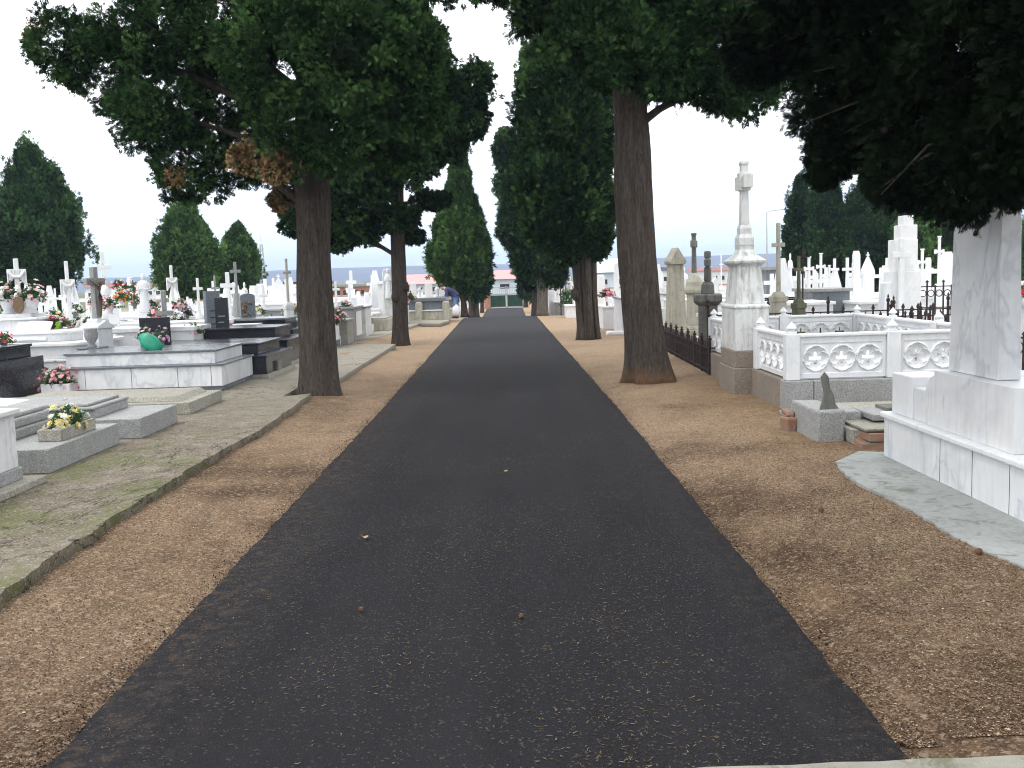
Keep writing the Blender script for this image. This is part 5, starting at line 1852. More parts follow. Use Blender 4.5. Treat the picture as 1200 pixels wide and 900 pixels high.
b.sqloft([(.075, .37, .822), (.065, .345, 2.02)])
b.v = [(x + .215, y + 6.86, z) for x, y, z in b.v]
b.build('stele', M['marble_veined'], t, bevel=.006)
MB().cbox(.215, 6.86, .095, .375, 2.02, 2.06).cbox(.215, 6.86, .115, .395, 2.06, 2.12).cbox(.215, 6.86, .07, .20, 2.12, 2.20).build('capital', M['marble'], t, bevel=.012)
cross_mb(.75, .5, .13, .12, 2.20, .66).xform(Matrix.Translation((.215, 6.86, 0)) @ Matrix.Rotation(PI / 2, 4, 'Z')).build('cross', M['marble'], t, bevel=.008)

# ---- tall cross monument beside the avenue
cx, cy = 3.06, 13.0
t = thing('cross_monument', 'tall white marble cross on tapered pedestal with rust stained granite base', 'monument', (cx, cy, 0))
MB().cbox(0, 0, .245, .44, 0, .355).build('granite_base', M['granite_rust'], t, bevel=.012)
MB().cbox(0, 0, .225, .42, .355, .57).build('granite_course', M['granite_rust'], t, bevel=.01)
MB().sqloft([(.215, .405, .57), (.215, .405, 1.10), (.225, .415, 1.11), (.225, .415, 1.135), (.20, .36, 1.16)]).build('block', M['marble_weathered'], t, bevel=.008)
MB().sqloft([(.185, .325, 1.16), (.15, .265, 1.62), (.155, .27, 1.64), (.20, .32, 1.68), (.205, .325, 1.71), (.17, .27, 1.735), (.11, .17, 1.79), (.09, .135, 1.85), (.095, .14, 1.90), (.10, .15, 1.91)]).build('tapered_shaft', M['marble_weathered'], t, bevel=.006)
MB().sqloft([(.095, .135, 1.91), (.095, .135, 2.00), (.075, .10, 2.05), (.075, .10, 2.12), (.060, .075, 2.17)]).build('neck', M['marble_weathered'], t, bevel=.006)
b = MB().sqloft([(.056, .07, 2.17), (.046, .055, 2.64)])
b.cbox(0, 0, .05, .25, 2.64, 2.78)
b.cbox(0, 0, .075, .075, 2.60, 2.83)
b.cbox(0, 0, .046, .055, 2.83, 2.98)
b.cbox(0, 0, .056, .065, 2.93, 2.965)
for s in (-1, 1): b.cbox(0, s * .22, .062, .035, 2.625, 2.795)
b.build('cross', M['marble_weathered'], t, bevel=.008)


# ---- pierced marble railing
def quatre_panel(L, H, nc, th=.07, step=.0085):
    nx, nz = int(round(L / step)), int(round(H / step))
    u = np.linspace(0, L, nx + 1)
    v = np.linspace(0, H, nz + 1)
    U, V = np.meshgrid(u, v)
    h = np.zeros_like(U)                      # relief outwards
    r0 = min(.155, (L - .12) / nc / 2)
    inset = (V > .055) & (V < H - .075) & (U > .04) & (U < L - .04)
    h = np.where(inset, -.010, 0.0)
    pitch = (L - .08) / nc
    hole = np.zeros_like(U, bool)
    zc = .055 + (H - .13) / 2
    r0 = min((H - .13) / 2, pitch / 2) * .98
    for k in range(nc):
        uc = .04 + pitch * (k + .5)
        du, dv = U - uc, V - zc
        r = np.hypot(du, dv)
        a = r0 * .47
        q = np.minimum.reduce([np.hypot(du - a, dv), np.hypot(du + a, dv), np.hypot(du, dv - a), np.hypot(du, dv + a)])
        lob = q / (r0 * .50)
        ring = np.exp(-((r - r0 * .95) / (r0 * .06)) ** 2) * .018
        h = np.where(r < r0 * 1.02, -.010, h) + ring
        inside = lob < 1
        h = np.where(inside, -.010 - .020 * np.clip((1 - lob) * 2.2, 0, 1), h)
        rim = np.exp(-((lob - 1.0) / .09) ** 2) * .012 * (r < r0 * .98)
        h = h + rim
        arm = r0 * .50
        c1 = (np.abs(du) < r0 * .13) & (np.abs(dv) < arm)
        c2 = (np.abs(dv) < r0 * .13) & (np.abs(du) < arm)
        hole |= c1 | c2
    cell = hole[:-1, :-1] & hole[1:, 1:] & hole[1:, :-1] & hole[:-1, 1:]
    keep = ~cell
    n = (nx + 1) * (nz + 1)
    front = np.stack([U, -th / 2 - h, V], -1).reshape(-1, 3)
    back = np.stack([U, th / 2 + h, V], -1).reshape(-1, 3)
    vs = np.concatenate([front, back])
    idx = np.arange(n).reshape(nz + 1, nx + 1)
    fs = []
    J, I = np.nonzero(keep)
    for j, i in zip(J, I):
        a, b_, c, d = idx[j, i], idx[j, i + 1], idx[j + 1, i + 1], idx[j + 1, i]
        fs.append((a, b_, c, d))
        fs.append((d + n, c + n, b_ + n, a + n))
        if j == 0 or cell[j - 1, i]: fs.append((b_, a, a + n, b_ + n))
        if j == nz - 1 or cell[j + 1, i]: fs.append((d, c, c + n, d + n))
        if i == 0 or cell[j, i - 1]: fs.append((a, d, d + n, a + n))
        if i == nx - 1 or cell[j, i + 1]: fs.append((c, b_, b_ + n, c + n))
    me = bpy.data.meshes.new('panel')
    me.from_pydata([tuple(map(float, q)) for q in vs], [], [tuple(map(int, f)) for f in fs])
    me.materials.append(M['marble'])
    return me


RAIL = thing('marble_railing', 'white marble railing pierced with quatrefoils round a grave plot on the right', 'railing', (3.12, 11.05, 0))
RX, RY = 3.12, 11.05
def rail_post(x, y, h=.86, hw=.075):
    p = MB().cbox(x - RX, y - RY, hw, hw, .355, h)
    o = p.build('post', M['marble'], RAIL, bevel=.008)
    f = MB().lathe(x - RX, y - RY, [(hw * .75, h), (hw * .8, h + .018), (hw * .45, h + .03), (hw * .42, h + .045), (hw * .78, h + .06), (hw * .74, h + .07), (hw * .15, h + .125), (0.004, h + .135)], 16).build('finial', M['marble'], o, smooth=False)
    return o
def rail_panel(xa, ya, xb, yb, nc, z0=.372, z1=.83):
    d = Vector((xb - xa, yb - ya, 0)); L = d.length
    me = quatre_panel(L - .004, z1 - z0, nc)
    o = bpy.data.objects.new('panel', me); COL.objects.link(o); o.parent = RAIL
    o.location = (xa - RX, ya - RY, z0)
    o.rotation_euler = (0, 0, math.atan2(d.y, d.x))
    m = Vector(((xa + xb) / 2 - RX, (ya + yb) / 2 - RY, 0))
    MB().cbox(0, 0, L / 2 - .002, .058, .832, .868).xform(Matrix.Translation(m) @ Matrix.Rotation(math.atan2(d.y, d.x), 4, 'Z')).build('top_rail', M['marble_clean'], RAIL, bevel=.008)
px1, px2, px3 = 3.12, 4.24, 5.38
ya, yb = 11.05, 15.45
for (x, y) in [(px1, ya), (px2, ya), (px3, ya), (px1, 12.42), (px1 + .04, yb), (px2, yb), (px3, yb), (px3, 12.5), (px3, 14.0)]:
    rail_post(x, y, .87)
g = .076
rail_panel(px1 + g, ya, px2 - g, ya, 3)
rail_panel(px2 + g, ya, px3 - g, ya, 3)
rail_panel(px1, 12.42 - g, px1, ya + g, 4)
rail_panel(px1 + .03, yb - g, px1 + .02, 13.5, 5)
rail_panel(px1 + .04 + g, yb, px2 - g, yb, 3)
rail_panel(px2 + g, yb, px3 - g, yb, 3)
rail_panel(px3, ya + g, px3, 12.5 - g, 4)
rail_panel(px3, 12.5 + g, px3, 14.0 - g, 4)
rail_panel(px3, 14.0 + g, px3, yb - g, 4)
def rail_base(x0, x1, y0, y1, m='granite'):
    MB().box(x0 - RX, x1 - RX, y0 - RY, y1 - RY, -.03, .352).build('granite_base', M[m], RAIL, bevel=.012)
rail_base(px1 - .09, px1 + .22, ya - .10, ya + .15, 'granite')
rail_base(px1 + .226, px3 + .1, ya - .098, ya + .15, 'granite')
rail_base(px1 - .088, px1 + .10, ya + .156, 12.54, 'granite_rust')
rail_base(px1 - .08, px1 + .10, 13.46, yb + .1, 'granite_rust')
rail_base(px1 + .106, px3 + .1, yb - .1, yb + .098)
rail_base(px3 - .1, px3 + .098, ya + .156, yb - .104)
tomb(3.7, 4.9, 12.2, 14.6, 0.0, [('body', 0, 0, .42, 'marble_weathered'), ('cover_slab', -.03, .42, .47, 'marble')], 'weathered marble grave slab lying inside the quatrefoil railing')

# ---- ruined low grave in front of the railing
c0 = G(966, 520, 0)
t = thing('ruined_grave', 'broken low grave of granite, brick and slabs before the marble railing', 'grave', (c0.x, c0.y, 0))
def jag(b, amt=.02, seed=0):
    r_ = random.Random(seed); b.v = [(x + r_.uniform(-amt, amt), y + r_.uniform(-amt, amt), z + r_.uniform(-amt, amt) * .6) for x, y, z in b.v]; return b
jag(MB().box(-.06, .19, .0, .85, -.05, .30), .012, 1).build('granite_block', M['granite'], t, bevel=.02)
jag(MB().box(-.17, -.065, .62, .84, -.05, .15).box(-.15, -.075, .70, .90, .152, .20), .02, 2).build('brick_lump', M['brick_broken'], t, bevel=.02)
jag(MB().box(-.60, -.02, 1.02, 1.85, -.05, .10).box(-.19, 0, .96, 1.1, -.05, .06), .01, 3).build('kerb_stone', M['concrete'], t, bevel=.01) if False else None
b = MB()
for k in range(4):
    for j in range(2):
        b.box(.20 + k * .24 + .05 * j, .43 + k * .24 + .05 * j, -.42 + .0 * j, -.20, .0 + j * .075, .072 + j * .075)
jag(b, .012, 4).build('brick_course', M['brick_broken'], t, bevel=.01)
jag(MB().box(.24, 1.5, -.38, .3, .152, .185).box(.198, .5, -.18, .32, .02, .148), .014, 5).build('mortar_slab', M['concrete'], t, bevel=.01)
jag(MB().box(.42, 1.6, -.05, .50, .20, .26), .008, 6).build('fallen_slab', M['granite'], t, bevel=.012)
jag(MB().box(.205, .40, .18, .75, .10, .27), .012, 8).build('granite_kerb', M['granite'], t, bevel=.015)
jag(MB().box(.62, 1.7, .15, .46, .262, .285), .01, 9).build('broken_plate', M['dark_stone'], t, bevel=.004)
jag(MB().box(.34, 1.75, .52, 1.55, .0, .16), .01, 10).build('inner_slab', M['concrete'], t, bevel=.01)
b = MB()
prof = [(-.02, .26), (.03, .44), (.0, .60), (.035, .645), (.07, .60), (.085, .50), (.12, .43), (.135, .35), (.175, .29), (.20, .21), (.16, .22), (.10, .27)]
b.prism(prof, .10, .125)
b.build('dark_shard', M['dark_stone'], t, bevel=.003)
# kerb strip running from railing to rubble
a_, b__ = G(919, 487, 0), G(958, 508, 0)
poly_slab('kerb_strip', [(a_.x - .03, a_.y + .1), (b__.x - .10, b__.y + .0), (b__.x + .4, b__.y + .0), (a_.x + .5, a_.y - .03)], -.05, .045, M['concrete'])


# ---- iron fences
def iron_fence(p0, p1, h, sp, zb, label, posts=True, spear=.05, group=None, thick=.008, rails=(.12, .78), scroll=False):
    p0, p1 = Vector(p0), Vector(p1)
    L = (p1 - p0).length
    t = thing('iron_fence', label, 'fence', (p0.x, p0.y, zb), math.atan2(p1.y - p0.y, p1.x - p0.x), group)
    n = max(2, int(L / sp))
    b = MB()
    for i in range(n + 1):
        x = L * i / n
        if posts and i % 8 == 0: continue
        hh = h if i % 2 == 0 else h * .86
        b.cbox(x, 0, thick, thick, .01, hh - spear)
        b.cbox(x, 0, thick * 2.1, thick * 1.1, hh - spear, hh - spear * .55, 1, 1)
        b.cbox(x, 0, thick * 1.9, thick, hh - spear * .55, hh, .1, .3)
        if scroll:
            for q in range(8):
                a0_, a1_ = 2 * PI * q / 8, 2 * PI * (q + 1) / 8
                r_ = sp * .42
                b.tube([(x + sp / 2 + r_ * math.cos(a0_), 0, h * .62 + r_ * math.sin(a0_)), (x + sp / 2 + r_ * math.cos(a1_), 0, h * .62 + r_ * math.sin(a1_))], thick * .7, 4)
    b.build('pickets', M['iron'], t)
    b = MB()
    for rz_ in rails: b.box(0, L, -.007, .007, h * rz_, h * rz_ + .022)
    b.build('rails', M['iron'], t)
    if posts:
        for i in range(0, n + 1, 8):
            x = L * i / n
            MB().cbox(x, 0, .018, .018, 0, h * 1.02).lathe(x, 0, [(.012, h * 1.02), (.034, h * 1.05), (.03, h * 1.09), (.008, h * 1.12), (.02, h * 1.14), (.002, h * 1.19)], 8).build('post', M['iron'], t)
    return t

a_, b__ = G(832, 440, 0), G(781, 412, 0)
iron_fence((a_.x, a_.y, 0), (b__.x + .02, b__.y + 1.2, 0), .52, .085, 0, 'low dark iron fence running back beside the near right trunk', scroll=True)
iron_fence((a_.x, a_.y, 0), (a_.x + 2.4, a_.y + .5, 0), .52, .10, 0, 'iron fence crossing behind the tall white cross monument')
iron_fence((3.5, 17.6, 0), (8.0, 17.6, 0), .92, .13, 0, 'spiked iron fence behind the back of the marble railing', rails=(.15, .86), thick=.012, spear=.09)
iron_fence((6.35, 16.6, 0), (6.3, 11.6, 0), .86, .15, 0, 'dark iron fence with thick posts running beside the east side of the marble railing', rails=(.15, .75), scroll=True, thick=.012)
iron_fence((6.35, 16.5, 0), (10, 16.5, 0), .92, .15, 0, 'tall spiked iron fence right of the marble railing', rails=(.12, .80), thick=.013, spear=.09)
iron_fence((8.6, 21.4, .5), (13.5, 21.4, .5), .75, .17, .5, 'iron fence on a white wall behind the tall marble stele', rails=(.2, .8), scroll=True, thick=.014)
iron_fence((5.35, 8.7, 0), (7.6, 8.7, 0), 1.25, .13, 0, 'rusty iron fence showing at the far right edge past the stele', rails=(.1, .5, .85), scroll=True)
tomb(8.5, 14, 21.3, 23.5, 0, [('wall', 0, 0, .50, 'marble')], 'white kerb wall carrying the iron fence behind the stele', name='kerb_wall', cat='kerb wall')

# ---- three old stelae between trunk and monument
p = W(791, 290, 21.3)
t = thing('gabled_stele', 'tall lichened stone stele with gabled top right of the near right trunk', 'stele', (p.x, 21.3, 0), .25)
H = p.z
MB().cbox(0, 0, .24, .24, 0, .40, .95, .95).cbox(0, 0, .20, .20, .40, .47).build('base', M['limestone'], t, bevel=.015)
MB().sqloft([(.175, .165, .47), (.135, .13, H - .36)]).build('shaft', M['limestone'], t, bevel=.01)
MB().prism([(-.17, H - .36), (.17, H - .36), (.19, H - .30), (.17, H - .26), (0, H), (-.17, H - .26), (-.19, H - .30)], -.17, .17).build('gable', M['limestone'], t, bevel=.012)
p = W(813, 274, 20.2)
t = thing('cross_monument', 'slender dark grey cross on rounded stone pedestal, middle of three old stones', 'monument', (p.x, 20.2, 0), PI / 2 - .3)
H = p.z
MB().cbox(0, 0, .26, .24, 0, .42).cbox(0, 0, .22, .20, .42, .50, .9, .9).build('base', M['limestone'], t, bevel=.015)
MB().sqloft([(.16, .15, .50), (.145, .14, 1.12), (.19, .18, 1.16), (.19, .18, 1.22), (.17, .16, 1.28), (.16, .15, 1.38), (.10, .09, 1.50), (.06, .06, 1.56)]).build('pedestal', M['limestone'], t, bevel=.01)
cross_mb(H - 1.56, .30, .09, .10, 1.56, .74, True).build('cross', M['dark_stone'], t, bevel=.012)
p = W(829, 294, 17.9)
t = thing('cross_monument', 'stout dark weathered cross on a square capped pillar, nearest of three old stones', 'monument', (p.x, 17.9, 0), PI / 2 - .2)
H = p.z
MB().cbox(0, 0, .19, .17, 0, .98).build('pillar', M['dark_stone'], t, bevel=.015)
MB().sqloft([(.20, .18, .98), (.29, .25, 1.05), (.29, .25, 1.16), (.27, .23, 1.18)]).build('cap', M['dark_stone'], t, bevel=.015)
MB().sqloft([(.13, .12, 1.18), (.12, .11, 1.34), (.085, .08, 1.40)]).build('block', M['dark_stone'], t, bevel=.015)
b = cross_mb(H - 1.40, .36, .14, .14, 1.40, .62); b.build('cross', M['dark_stone'], t, bevel=.03)

# ---- monuments in the right field
mon(912, 261, 18.5, 16, 'latin', 'limestone', 'large grey stone cross on cream pedestal right of the tall white monument', 1, rz=.25, ped=.48, tombm='marble', tl=2.6, tdesc='white tomb behind the large grey stone cross', th=.8)
t, H, w = monument(936, 300, 17.0, 13, 'latin', 'moss_stone', 'mossy dark stone pillar with small cross before the white tombs', 1, rz=.4, ped=.6)
mon(926, 297, 27, 7, 'figure', 'marble_clean', 'narrow bright white statue left of the hedge like cypresses', 1, rz=.3, ped=.5, th=.9, tdesc='white tomb by the narrow bright statue')
t = thing('iron_cross', 'very thin iron cross above the mossy dark pillar', 'cross', (W(941, 0, 18).x, 18.0, 0), .1)
hh = W(941, 290, 18).z
MB().cbox(0, 0, .012, .012, 0, hh).build('shaft', M['iron'], t)
MB().cbox(0, 0, .13, .010, hh - .18, hh - .155).build('arms', M['iron'], t)
mon(948, 301, 25, 11, 'budded', 'marble_clean', 'white cross with carved bouquet, first in front of the dark hedge', 1, rz=.3, ped=.5, m2='marble_clean', th=.85, tdesc='white tomb of the bouquet cross')
mon(962, 297, 26, 10, 'budded', 'marble_clean', 'white budded cross, tallest before the dark hedge', 1, rz=.3, ped=.45, th=.85, tdesc='white tomb of the tallest budded cross')
mon(957, 318, 28, 6, 'small', 'marble', 'tiny rounded white cross between the two budded ones', 1, rz=.3, tombm=None)
mon(972, 311, 29, 8, 'budded', 'marble', 'small white rosette cross before the dark hedge', 1, rz=.3, ped=.5, th=.8, tdesc='white tomb of the rosette cross')
mon(978, 303, 25, 11, 'rough', 'marble_clean', 'white cross on rocky cone before the centre of the hedge', 1, rz=.2, ped=.5, th=.85, tdesc='white tomb of the rocky cone cross')
mon(993, 302, 25.5, 12, 'rough', 'marble_clean', 'white cross on low rocks just left of the plain white slab', 1, rz=.2, ped=.46, th=.85, tdesc='white tomb of the low rocks cross')
monument(1003.5, 294, 23, 9, 'slab', 'marble_clean', 'plain tall white slab stele before the dark hedge', 1, rz=.3)
monument(1017, 298, 24, 15, 'gable', 'marble', 'ornate pointed white headstone left of the stepped monument', 1, rz=.2)
mon(1081, 292, 24, 11, 'budded', 'marble_clean', 'white rounded cross right of the stepped white monument', 1, rz=.3, ped=.5, th=.9, tdesc='white tomb of the rounded cross right of the stepped monument')
mon(1101, 277, 22.5, 11, 'budded', 'marble_clean', 'tall white cross beside the edge of the big marble stele', 1, rz=.3, ped=.52, th=.9, tdesc='white tomb of the tall cross beside the big stele')
monument(1110, 295, 23.5, 14, 'slab', 'marble_clean', 'broad white slab partly hidden by the big marble stele', 1, rz=.3)
monument(1193, 288, 20, 8, 'latin', 'marble_clean', 'white cross at the extreme right edge past the stele', 1, rz=.3, ped=.4)
tomb(W(1188, 0, 15).x, W(1235, 0, 15).x, 14.2, 15.4, 0, [('body', 0, 0, .95, 'marble'), ('cover_slab', -.03, .95, 1.0, 'marble_clean')], 'white tomb at the extreme right edge past the stele')
p = W(1197, 314, 14.6)
bouquet(p.x, 14.6, 1.0, .22, .2, [('red', 4), ('white_fl', 3)], 22, 'red and white flowers on the tomb at the right edge', pot=(.08, .12), bs=.05)

# stepped white monument
Y = 19.5
xl, xr = W(1038, 300, Y).x, W(1073, 300, Y).x
t = thing('stepped_monument', 'tall stepped white monument with plain cross in front of the cypress row', 'monument', ((xl + xr) / 2 + .1, Y, 0))
k_ = Y / F
zt = lambda py: W(1055, py, Y).z
MB().cbox(-.07, .0, .29, .25, 0, zt(318), .95, .95).build('base_block', M['marble_clean'], t, bevel=.01)
MB().cbox(-.05, .03, .215, .20, zt(318), zt(281)).build('lower_step', M['marble_clean'], t, bevel=.01)
MB().cbox(.0, .03, .165, .17, zt(281), zt(264)).build('middle_step', M['marble_clean'], t, bevel=.01)
MB().cbox(.0, .03, .10, .14, zt(264), zt(253)).build('top_step', M['marble_clean'], t, bevel=.01)
cross_mb(zt(280) - .55, .36, .11, .1, .55, .80).xform(Matrix.Translation((-.22, -.34, 0))).build('cross', M['marble_clean'], t, bevel=.008)
MB().cbox(-.42, -.1, .16, .2, 0, zt(330), .4, .8).build('rock_wing', M['marble'], t, bevel=.03)
tomb(W(1025, 0, 18).x, W(1088, 0, 18).x, 17.9, 19.1, 0, [('body', 0, 0, .62, 'marble_clean'), ('cover_slab', -.03, .62, .67, 'marble_clean')], 'white tomb in front of the tall stepped monument')

# tombs behind the railing
tomb(W(900, 0, 19.5).x, W(980, 0, 19.5).x, 19.6, 21.0, 0, [('body', 0, 0, .86, 'marble'), ('cover_slab', -.04, .86, .92, 'marble_clean')], 'long white tomb behind the mossy dark pillar')
t = tomb(W(955, 0, 21.5).x, W(1000, 0, 21.5).x, 21.6, 23.0, 0, [('body', 0, 0, 1.06, 'slab_grey'), ('cover_slab', -.05, 1.06, 1.13, 'granite')], 'dark veined marble tomb behind the railing, right of the long white one')
tomb(W(1003, 0, 21).x, W(1045, 0, 21).x, 20.6, 22, 0, [('body', 0, 0, .8, 'marble'), ('cover_slab', -.04, .8, .86, 'marble_clean')], 'white tomb below the ornate pointed headstone')
t = tomb(W(897, 0, 32).x, W(912, 0, 32).x, 32, 34.5, 0, [('walls', 0, 0, 1.55, 'slab_grey'), ('roof_slab', -.06, 1.55, 1.65, 'granite')], 'small dark grey vault with white window right of the tall monument', name='vault', cat='vault')
MB().cbox(-.0, -1.253, .07, .01, .75, 1.05).build('window', M['plaque'], t)

# white masses seen between the old stones and beyond the right trunks
for i, (px_, yt, Y, w_, k_, m_, d_) in enumerate([
    (772, 318, 40, 9, 'slab', 'marble_clean', 'white upright stone just right of the near right trunk'),
    (778, 330, 30, 12, 'rough', 'marble_clean', 'stubby white cross between trunk and gabled stele'),
    (801, 313, 28, 10, 'figure', 'marble_clean', 'white statue seen between gabled stele and slender cross'),
    (845, 298, 38, 5, 'latin', 'marble_clean', 'thin white cross just left of the tall white monument'),
    (838, 322, 33, 9, 'gable', 'marble', 'white pointed stone behind the stout dark cross'),
    (722, 308, 31, 6, 'slab', 'marble_clean', 'tall white pillar left of the near right trunk'),
    (704, 322, 33, 9, 'slab', 'marble_clean', 'white stele with thin cross right of the fused stems'),
    (655, 322, 46, 8, 'gable', 'marble_clean', 'white gabled stone between the second and third right trunks'),
    (646, 340, 44, 7, 'slab', 'marble', 'low white upright stone near the third right trunk'),
    (668, 325, 48, 7, 'figure', 'marble_clean', 'white statue behind the black plant stand')]):
    monument(px_, yt, Y, w_, k_, m_, d_, 1, rz=.2, ped=.45)
tomb(W(776, 0, 24.5).x, W(845, 0, 24.5).x, 24.5, 26, 0, [('body', 0, 0, .68, 'marble'), ('upper_tier', .15, .68, .85, 'marble'), ('cover_slab', .1, .85, .9, 'marble_clean')], 'wide white tomb behind the three old stones')
tomb(W(772, 0, 30).x, W(800, 0, 30).x, 29, 30.6, 0, [('body', 0, 0, .9, 'marble'), ('cover_slab', -.03, .9, .95, 'slab_grey')], 'white tomb with grey lid farther behind the gabled stele')
tomb(W(701, 0, 28).x, W(716, 0, 28).x + .1, 28.5, 30.5, 0, [('body', 0, 0, .62, 'marble'), ('cover_slab', -.03, .62, .67, 'marble_clean'), ('upper_tier', .2, .67, .9, 'marble_clean')], 'white tomb between the fused stems and the rusty gate')
tomb(W(722, 0, 26).x, W(745, 0, 26).x, 26.0, 28.0, 0, [('body', 0, 0, .9, 'marble'), ('cover_slab', -.03, .9, .95, 'slab_grey')], 'white tomb half behind the near right trunk')
p = G(719, 392, 0)
b = MB().cbox(0, 0, .30, .18, 0, .09, .9, .9)
o = jag(b, .015, 3).build('marble_block', M['marble_clean'], None, bevel=.03); o.location = (p.x + .1, p.y, 0)
tag(o, 'loose white marble block on the ground by the rusty gate', 'block')
p = G(717, 385, 0)
t = thing('rusty_gate', 'rusty red iron grave gate standing left of the near right trunk', 'gate', (p.x, p.y, 0), .3)
MB().box(-.13, .13, -.012, .012, .03, .62).build('sheet', M['rust'], t, bevel=.004)
b = MB()
for k in range(4): b.cbox(-.11 + k * .073, 0, .010, .010, .62, .70 + .05 * (k % 2), .6, .6)
for s in (-.14, .14): b.cbox(s, 0, .016, .016, 0, .78 if s < 0 else .66)
b.build('bars', M['rust'], t)
p = W(711, 341, 29.5)
bouquet(p.x, 29.5, p.z - .2, .24, .22, [('pink', 5), ('palepink', 3)], 34, 'big pink bunch on the white tomb right of the fused stems', pot=(.08, .06), bs=.06)
# dark plant stand between the second and third right trunks
p = W(663, 335, 40)
t = thing('grave_cross', 'black iron cross with greenery between the second and third right trunks', 'cross', (p.x, 40, zdip(40)), .2)
hh = p.z - zdip(40)
MB().cbox(0, 0, .02, .02, 0, hh).cbox(0, 0, .28, .018, hh - .35, hh - .31).cbox(-.22, 0, .02, .02, 0, hh - .1).cbox(.22, 0, .02, .02, 0, hh - .15).cbox(0, 0, .22, .016, hh * .45, hh * .45 + .04).build('frame', M['iron'], t)
P_ = np.array([(random.uniform(-.22, .22), random.uniform(-.08, .08), hh * random.uniform(.35, .85)) for _ in range(160)])
D_ = norm(RNG.normal(size=(160, 3)))
spray_object('greenery', P_, D_, np.full(160, .14), M['leaf'], t, k=3, wid=.2)
for i, (a, b2, Y, h, m_, d_) in enumerate([(641, 662, 42.5, .62, 'granite', 'grey low tomb near the third right trunk'), (655, 672, 37, .5, 'marble', 'pale low tomb before the black iron cross'), (648, 664, 47, .9, 'marble', 'white tomb behind the black iron cross')]):
    tomb(W(a, 0, Y).x, W(b2, 0, Y).x, Y, Y + 1.4, zdip(Y) - .03, [('body', 0, 0, h - .05, m_), ('cover_slab', -.03, h - .05, h, 'marble_clean')], d_)

# ================================================================== far graves: too small to tell apart
def far_grave(px, Y, side, kind, label, group, hh):
    p = W(px, 340, Y)
    zb = zl(Y) if side < 0 else zdip(Y)
    t = thing('far_grave', label, 'grave', (p.x, Y, zb), random.uniform(0, .5), group)
    USED.pop(label, None)
    w = random.uniform(.3, .5)
    if kind == 0:
        MB().cbox(0, 0, .9, .5, 0, .55).build('tomb', M['marble'], t)
        cross_mb(hh - .55, w, .12, .1, .55).build('cross', M['marble_clean'], t)
    elif kind == 1:
        MB().cbox(0, 0, .9, .5, 0, .6).build('tomb', M['marble'], t)
        MB().cbox(-.5, 0, .08, .3, .6, hh * .85).build('headstone', M['marble_clean'], t)
    else:
        MB().cbox(0, 0, .9, .5, 0, .5).build('tomb', M['granite'], t)
        MB().sqloft([(.22, .2, .5), (.18, .16, hh * .6), (.06, .06, hh)]).build('pedestal', M['marble'], t)


rf = random.Random(99)
for i in range(64):
    px_ = rf.uniform(130, 350) if i < 46 else rf.uniform(385, 450)
    k_ = rf.choice((0, 0, 1, 2))
    far_grave(px_, rf.uniform(29, 60), -1, k_, ['distant white grave with a cross in the crowd left of the avenue', 'distant white grave with a plain slab in the crowd left of the avenue', 'distant grey grave with a pointed stone in the crowd left of the avenue'][k_], 'distant graves left of the avenue, kind %s' % 'abc'[k_], rf.uniform(1.2, 1.9))
for i in range(10):
    k_ = rf.randrange(3)
    far_grave(rf.uniform(2, 130), rf.uniform(26, 45), -1, k_, ['distant white grave with a cross at the far left', 'distant white grave with a plain slab at the far left', 'distant grey grave with a pointed stone at the far left'][k_], 'distant graves at the far left, kind %s' % 'abc'[k_], rf.uniform(1.2, 1.8))
for i in range(50):
    px_ = rf.uniform(765, 900) if i < 18 else rf.uniform(900, 1112)
    k_ = rf.choice((0, 0, 1, 2))
    far_grave(px_, rf.uniform(26, 45) if px_ > 900 else rf.uniform(34, 60), 1, k_, ['distant white grave with a cross in the crowd right of the avenue', 'distant white grave with a plain slab in the crowd right of the avenue', 'distant grey grave with a pointed stone in the crowd right of the avenue'][k_], 'distant graves right of the avenue, kind %s' % 'abc'[k_], rf.uniform(1.2, 1.9))
for i in range(7):
    k_ = rf.randrange(2)
    far_grave(rf.uniform(478, 530), rf.uniform(50, 70), -1, k_, ['distant white grave with a cross beyond the bending person', 'distant white grave with a plain slab beyond the bending person'][k_], 'distant graves beyond the bending person, kind %s' % 'ab'[k_], rf.uniform(1.3, 1.9))

# ================================================================== gate, walls and town
Yg = 82
zgt = zdip(Yg)
gx0, gx1 = W(574, 350, Yg).x, W(613, 350, Yg).x
t = thing('entrance_gate', 'closed green sheeted double gate with grey bars at the end of the avenue', 'gate', ((gx0 + gx1) / 2, Yg, zgt))
hw = (gx1 - gx0) / 2
for s in (-1, 1):
    x0, x1 = (-hw, -.02) if s < 0 else (.02, hw)
    MB().box(x0, x1, -.02, .02, .12, 1.05).build('sheeting', M['green_sheet'], t)
    b = MB()
    for k in range(9):
        x = x0 + (x1 - x0) * (k + .5) / 9
        b.cbox(x, 0, .015, .015, 1.0, 1.75)
    b.box(x0, x1, -.03, .03, 1.05, 1.12).box(x0, x1, -.03, .03, 1.66, 1.72).box(x0, x1, -.03, .03, .05, .12)
    b.cbox(x0 + .03, 0, .03, .03, .05, 1.8).cbox(x1 - .03, 0, .03, .03, .05, 1.8)
    b.build('bars', M['metal'], t)
for px_, lab in ((570.5, 'orange brick gate pillar on the left of the gate'), (616, 'orange brick gate pillar on the right of the gate')):
    p = W(px_, 350, Yg)
    t = thing('gate_pillar', lab, 'pillar', (p.x, Yg, zgt))
    MB().cbox(0, 0, .22, .22, 0, 1.75).build('shaft', M['brick'], t, bevel=.01)
    MB().cbox(0, 0, .27, .27, 1.75, 1.85).build('cap', M['concrete'], t, bevel=.01)
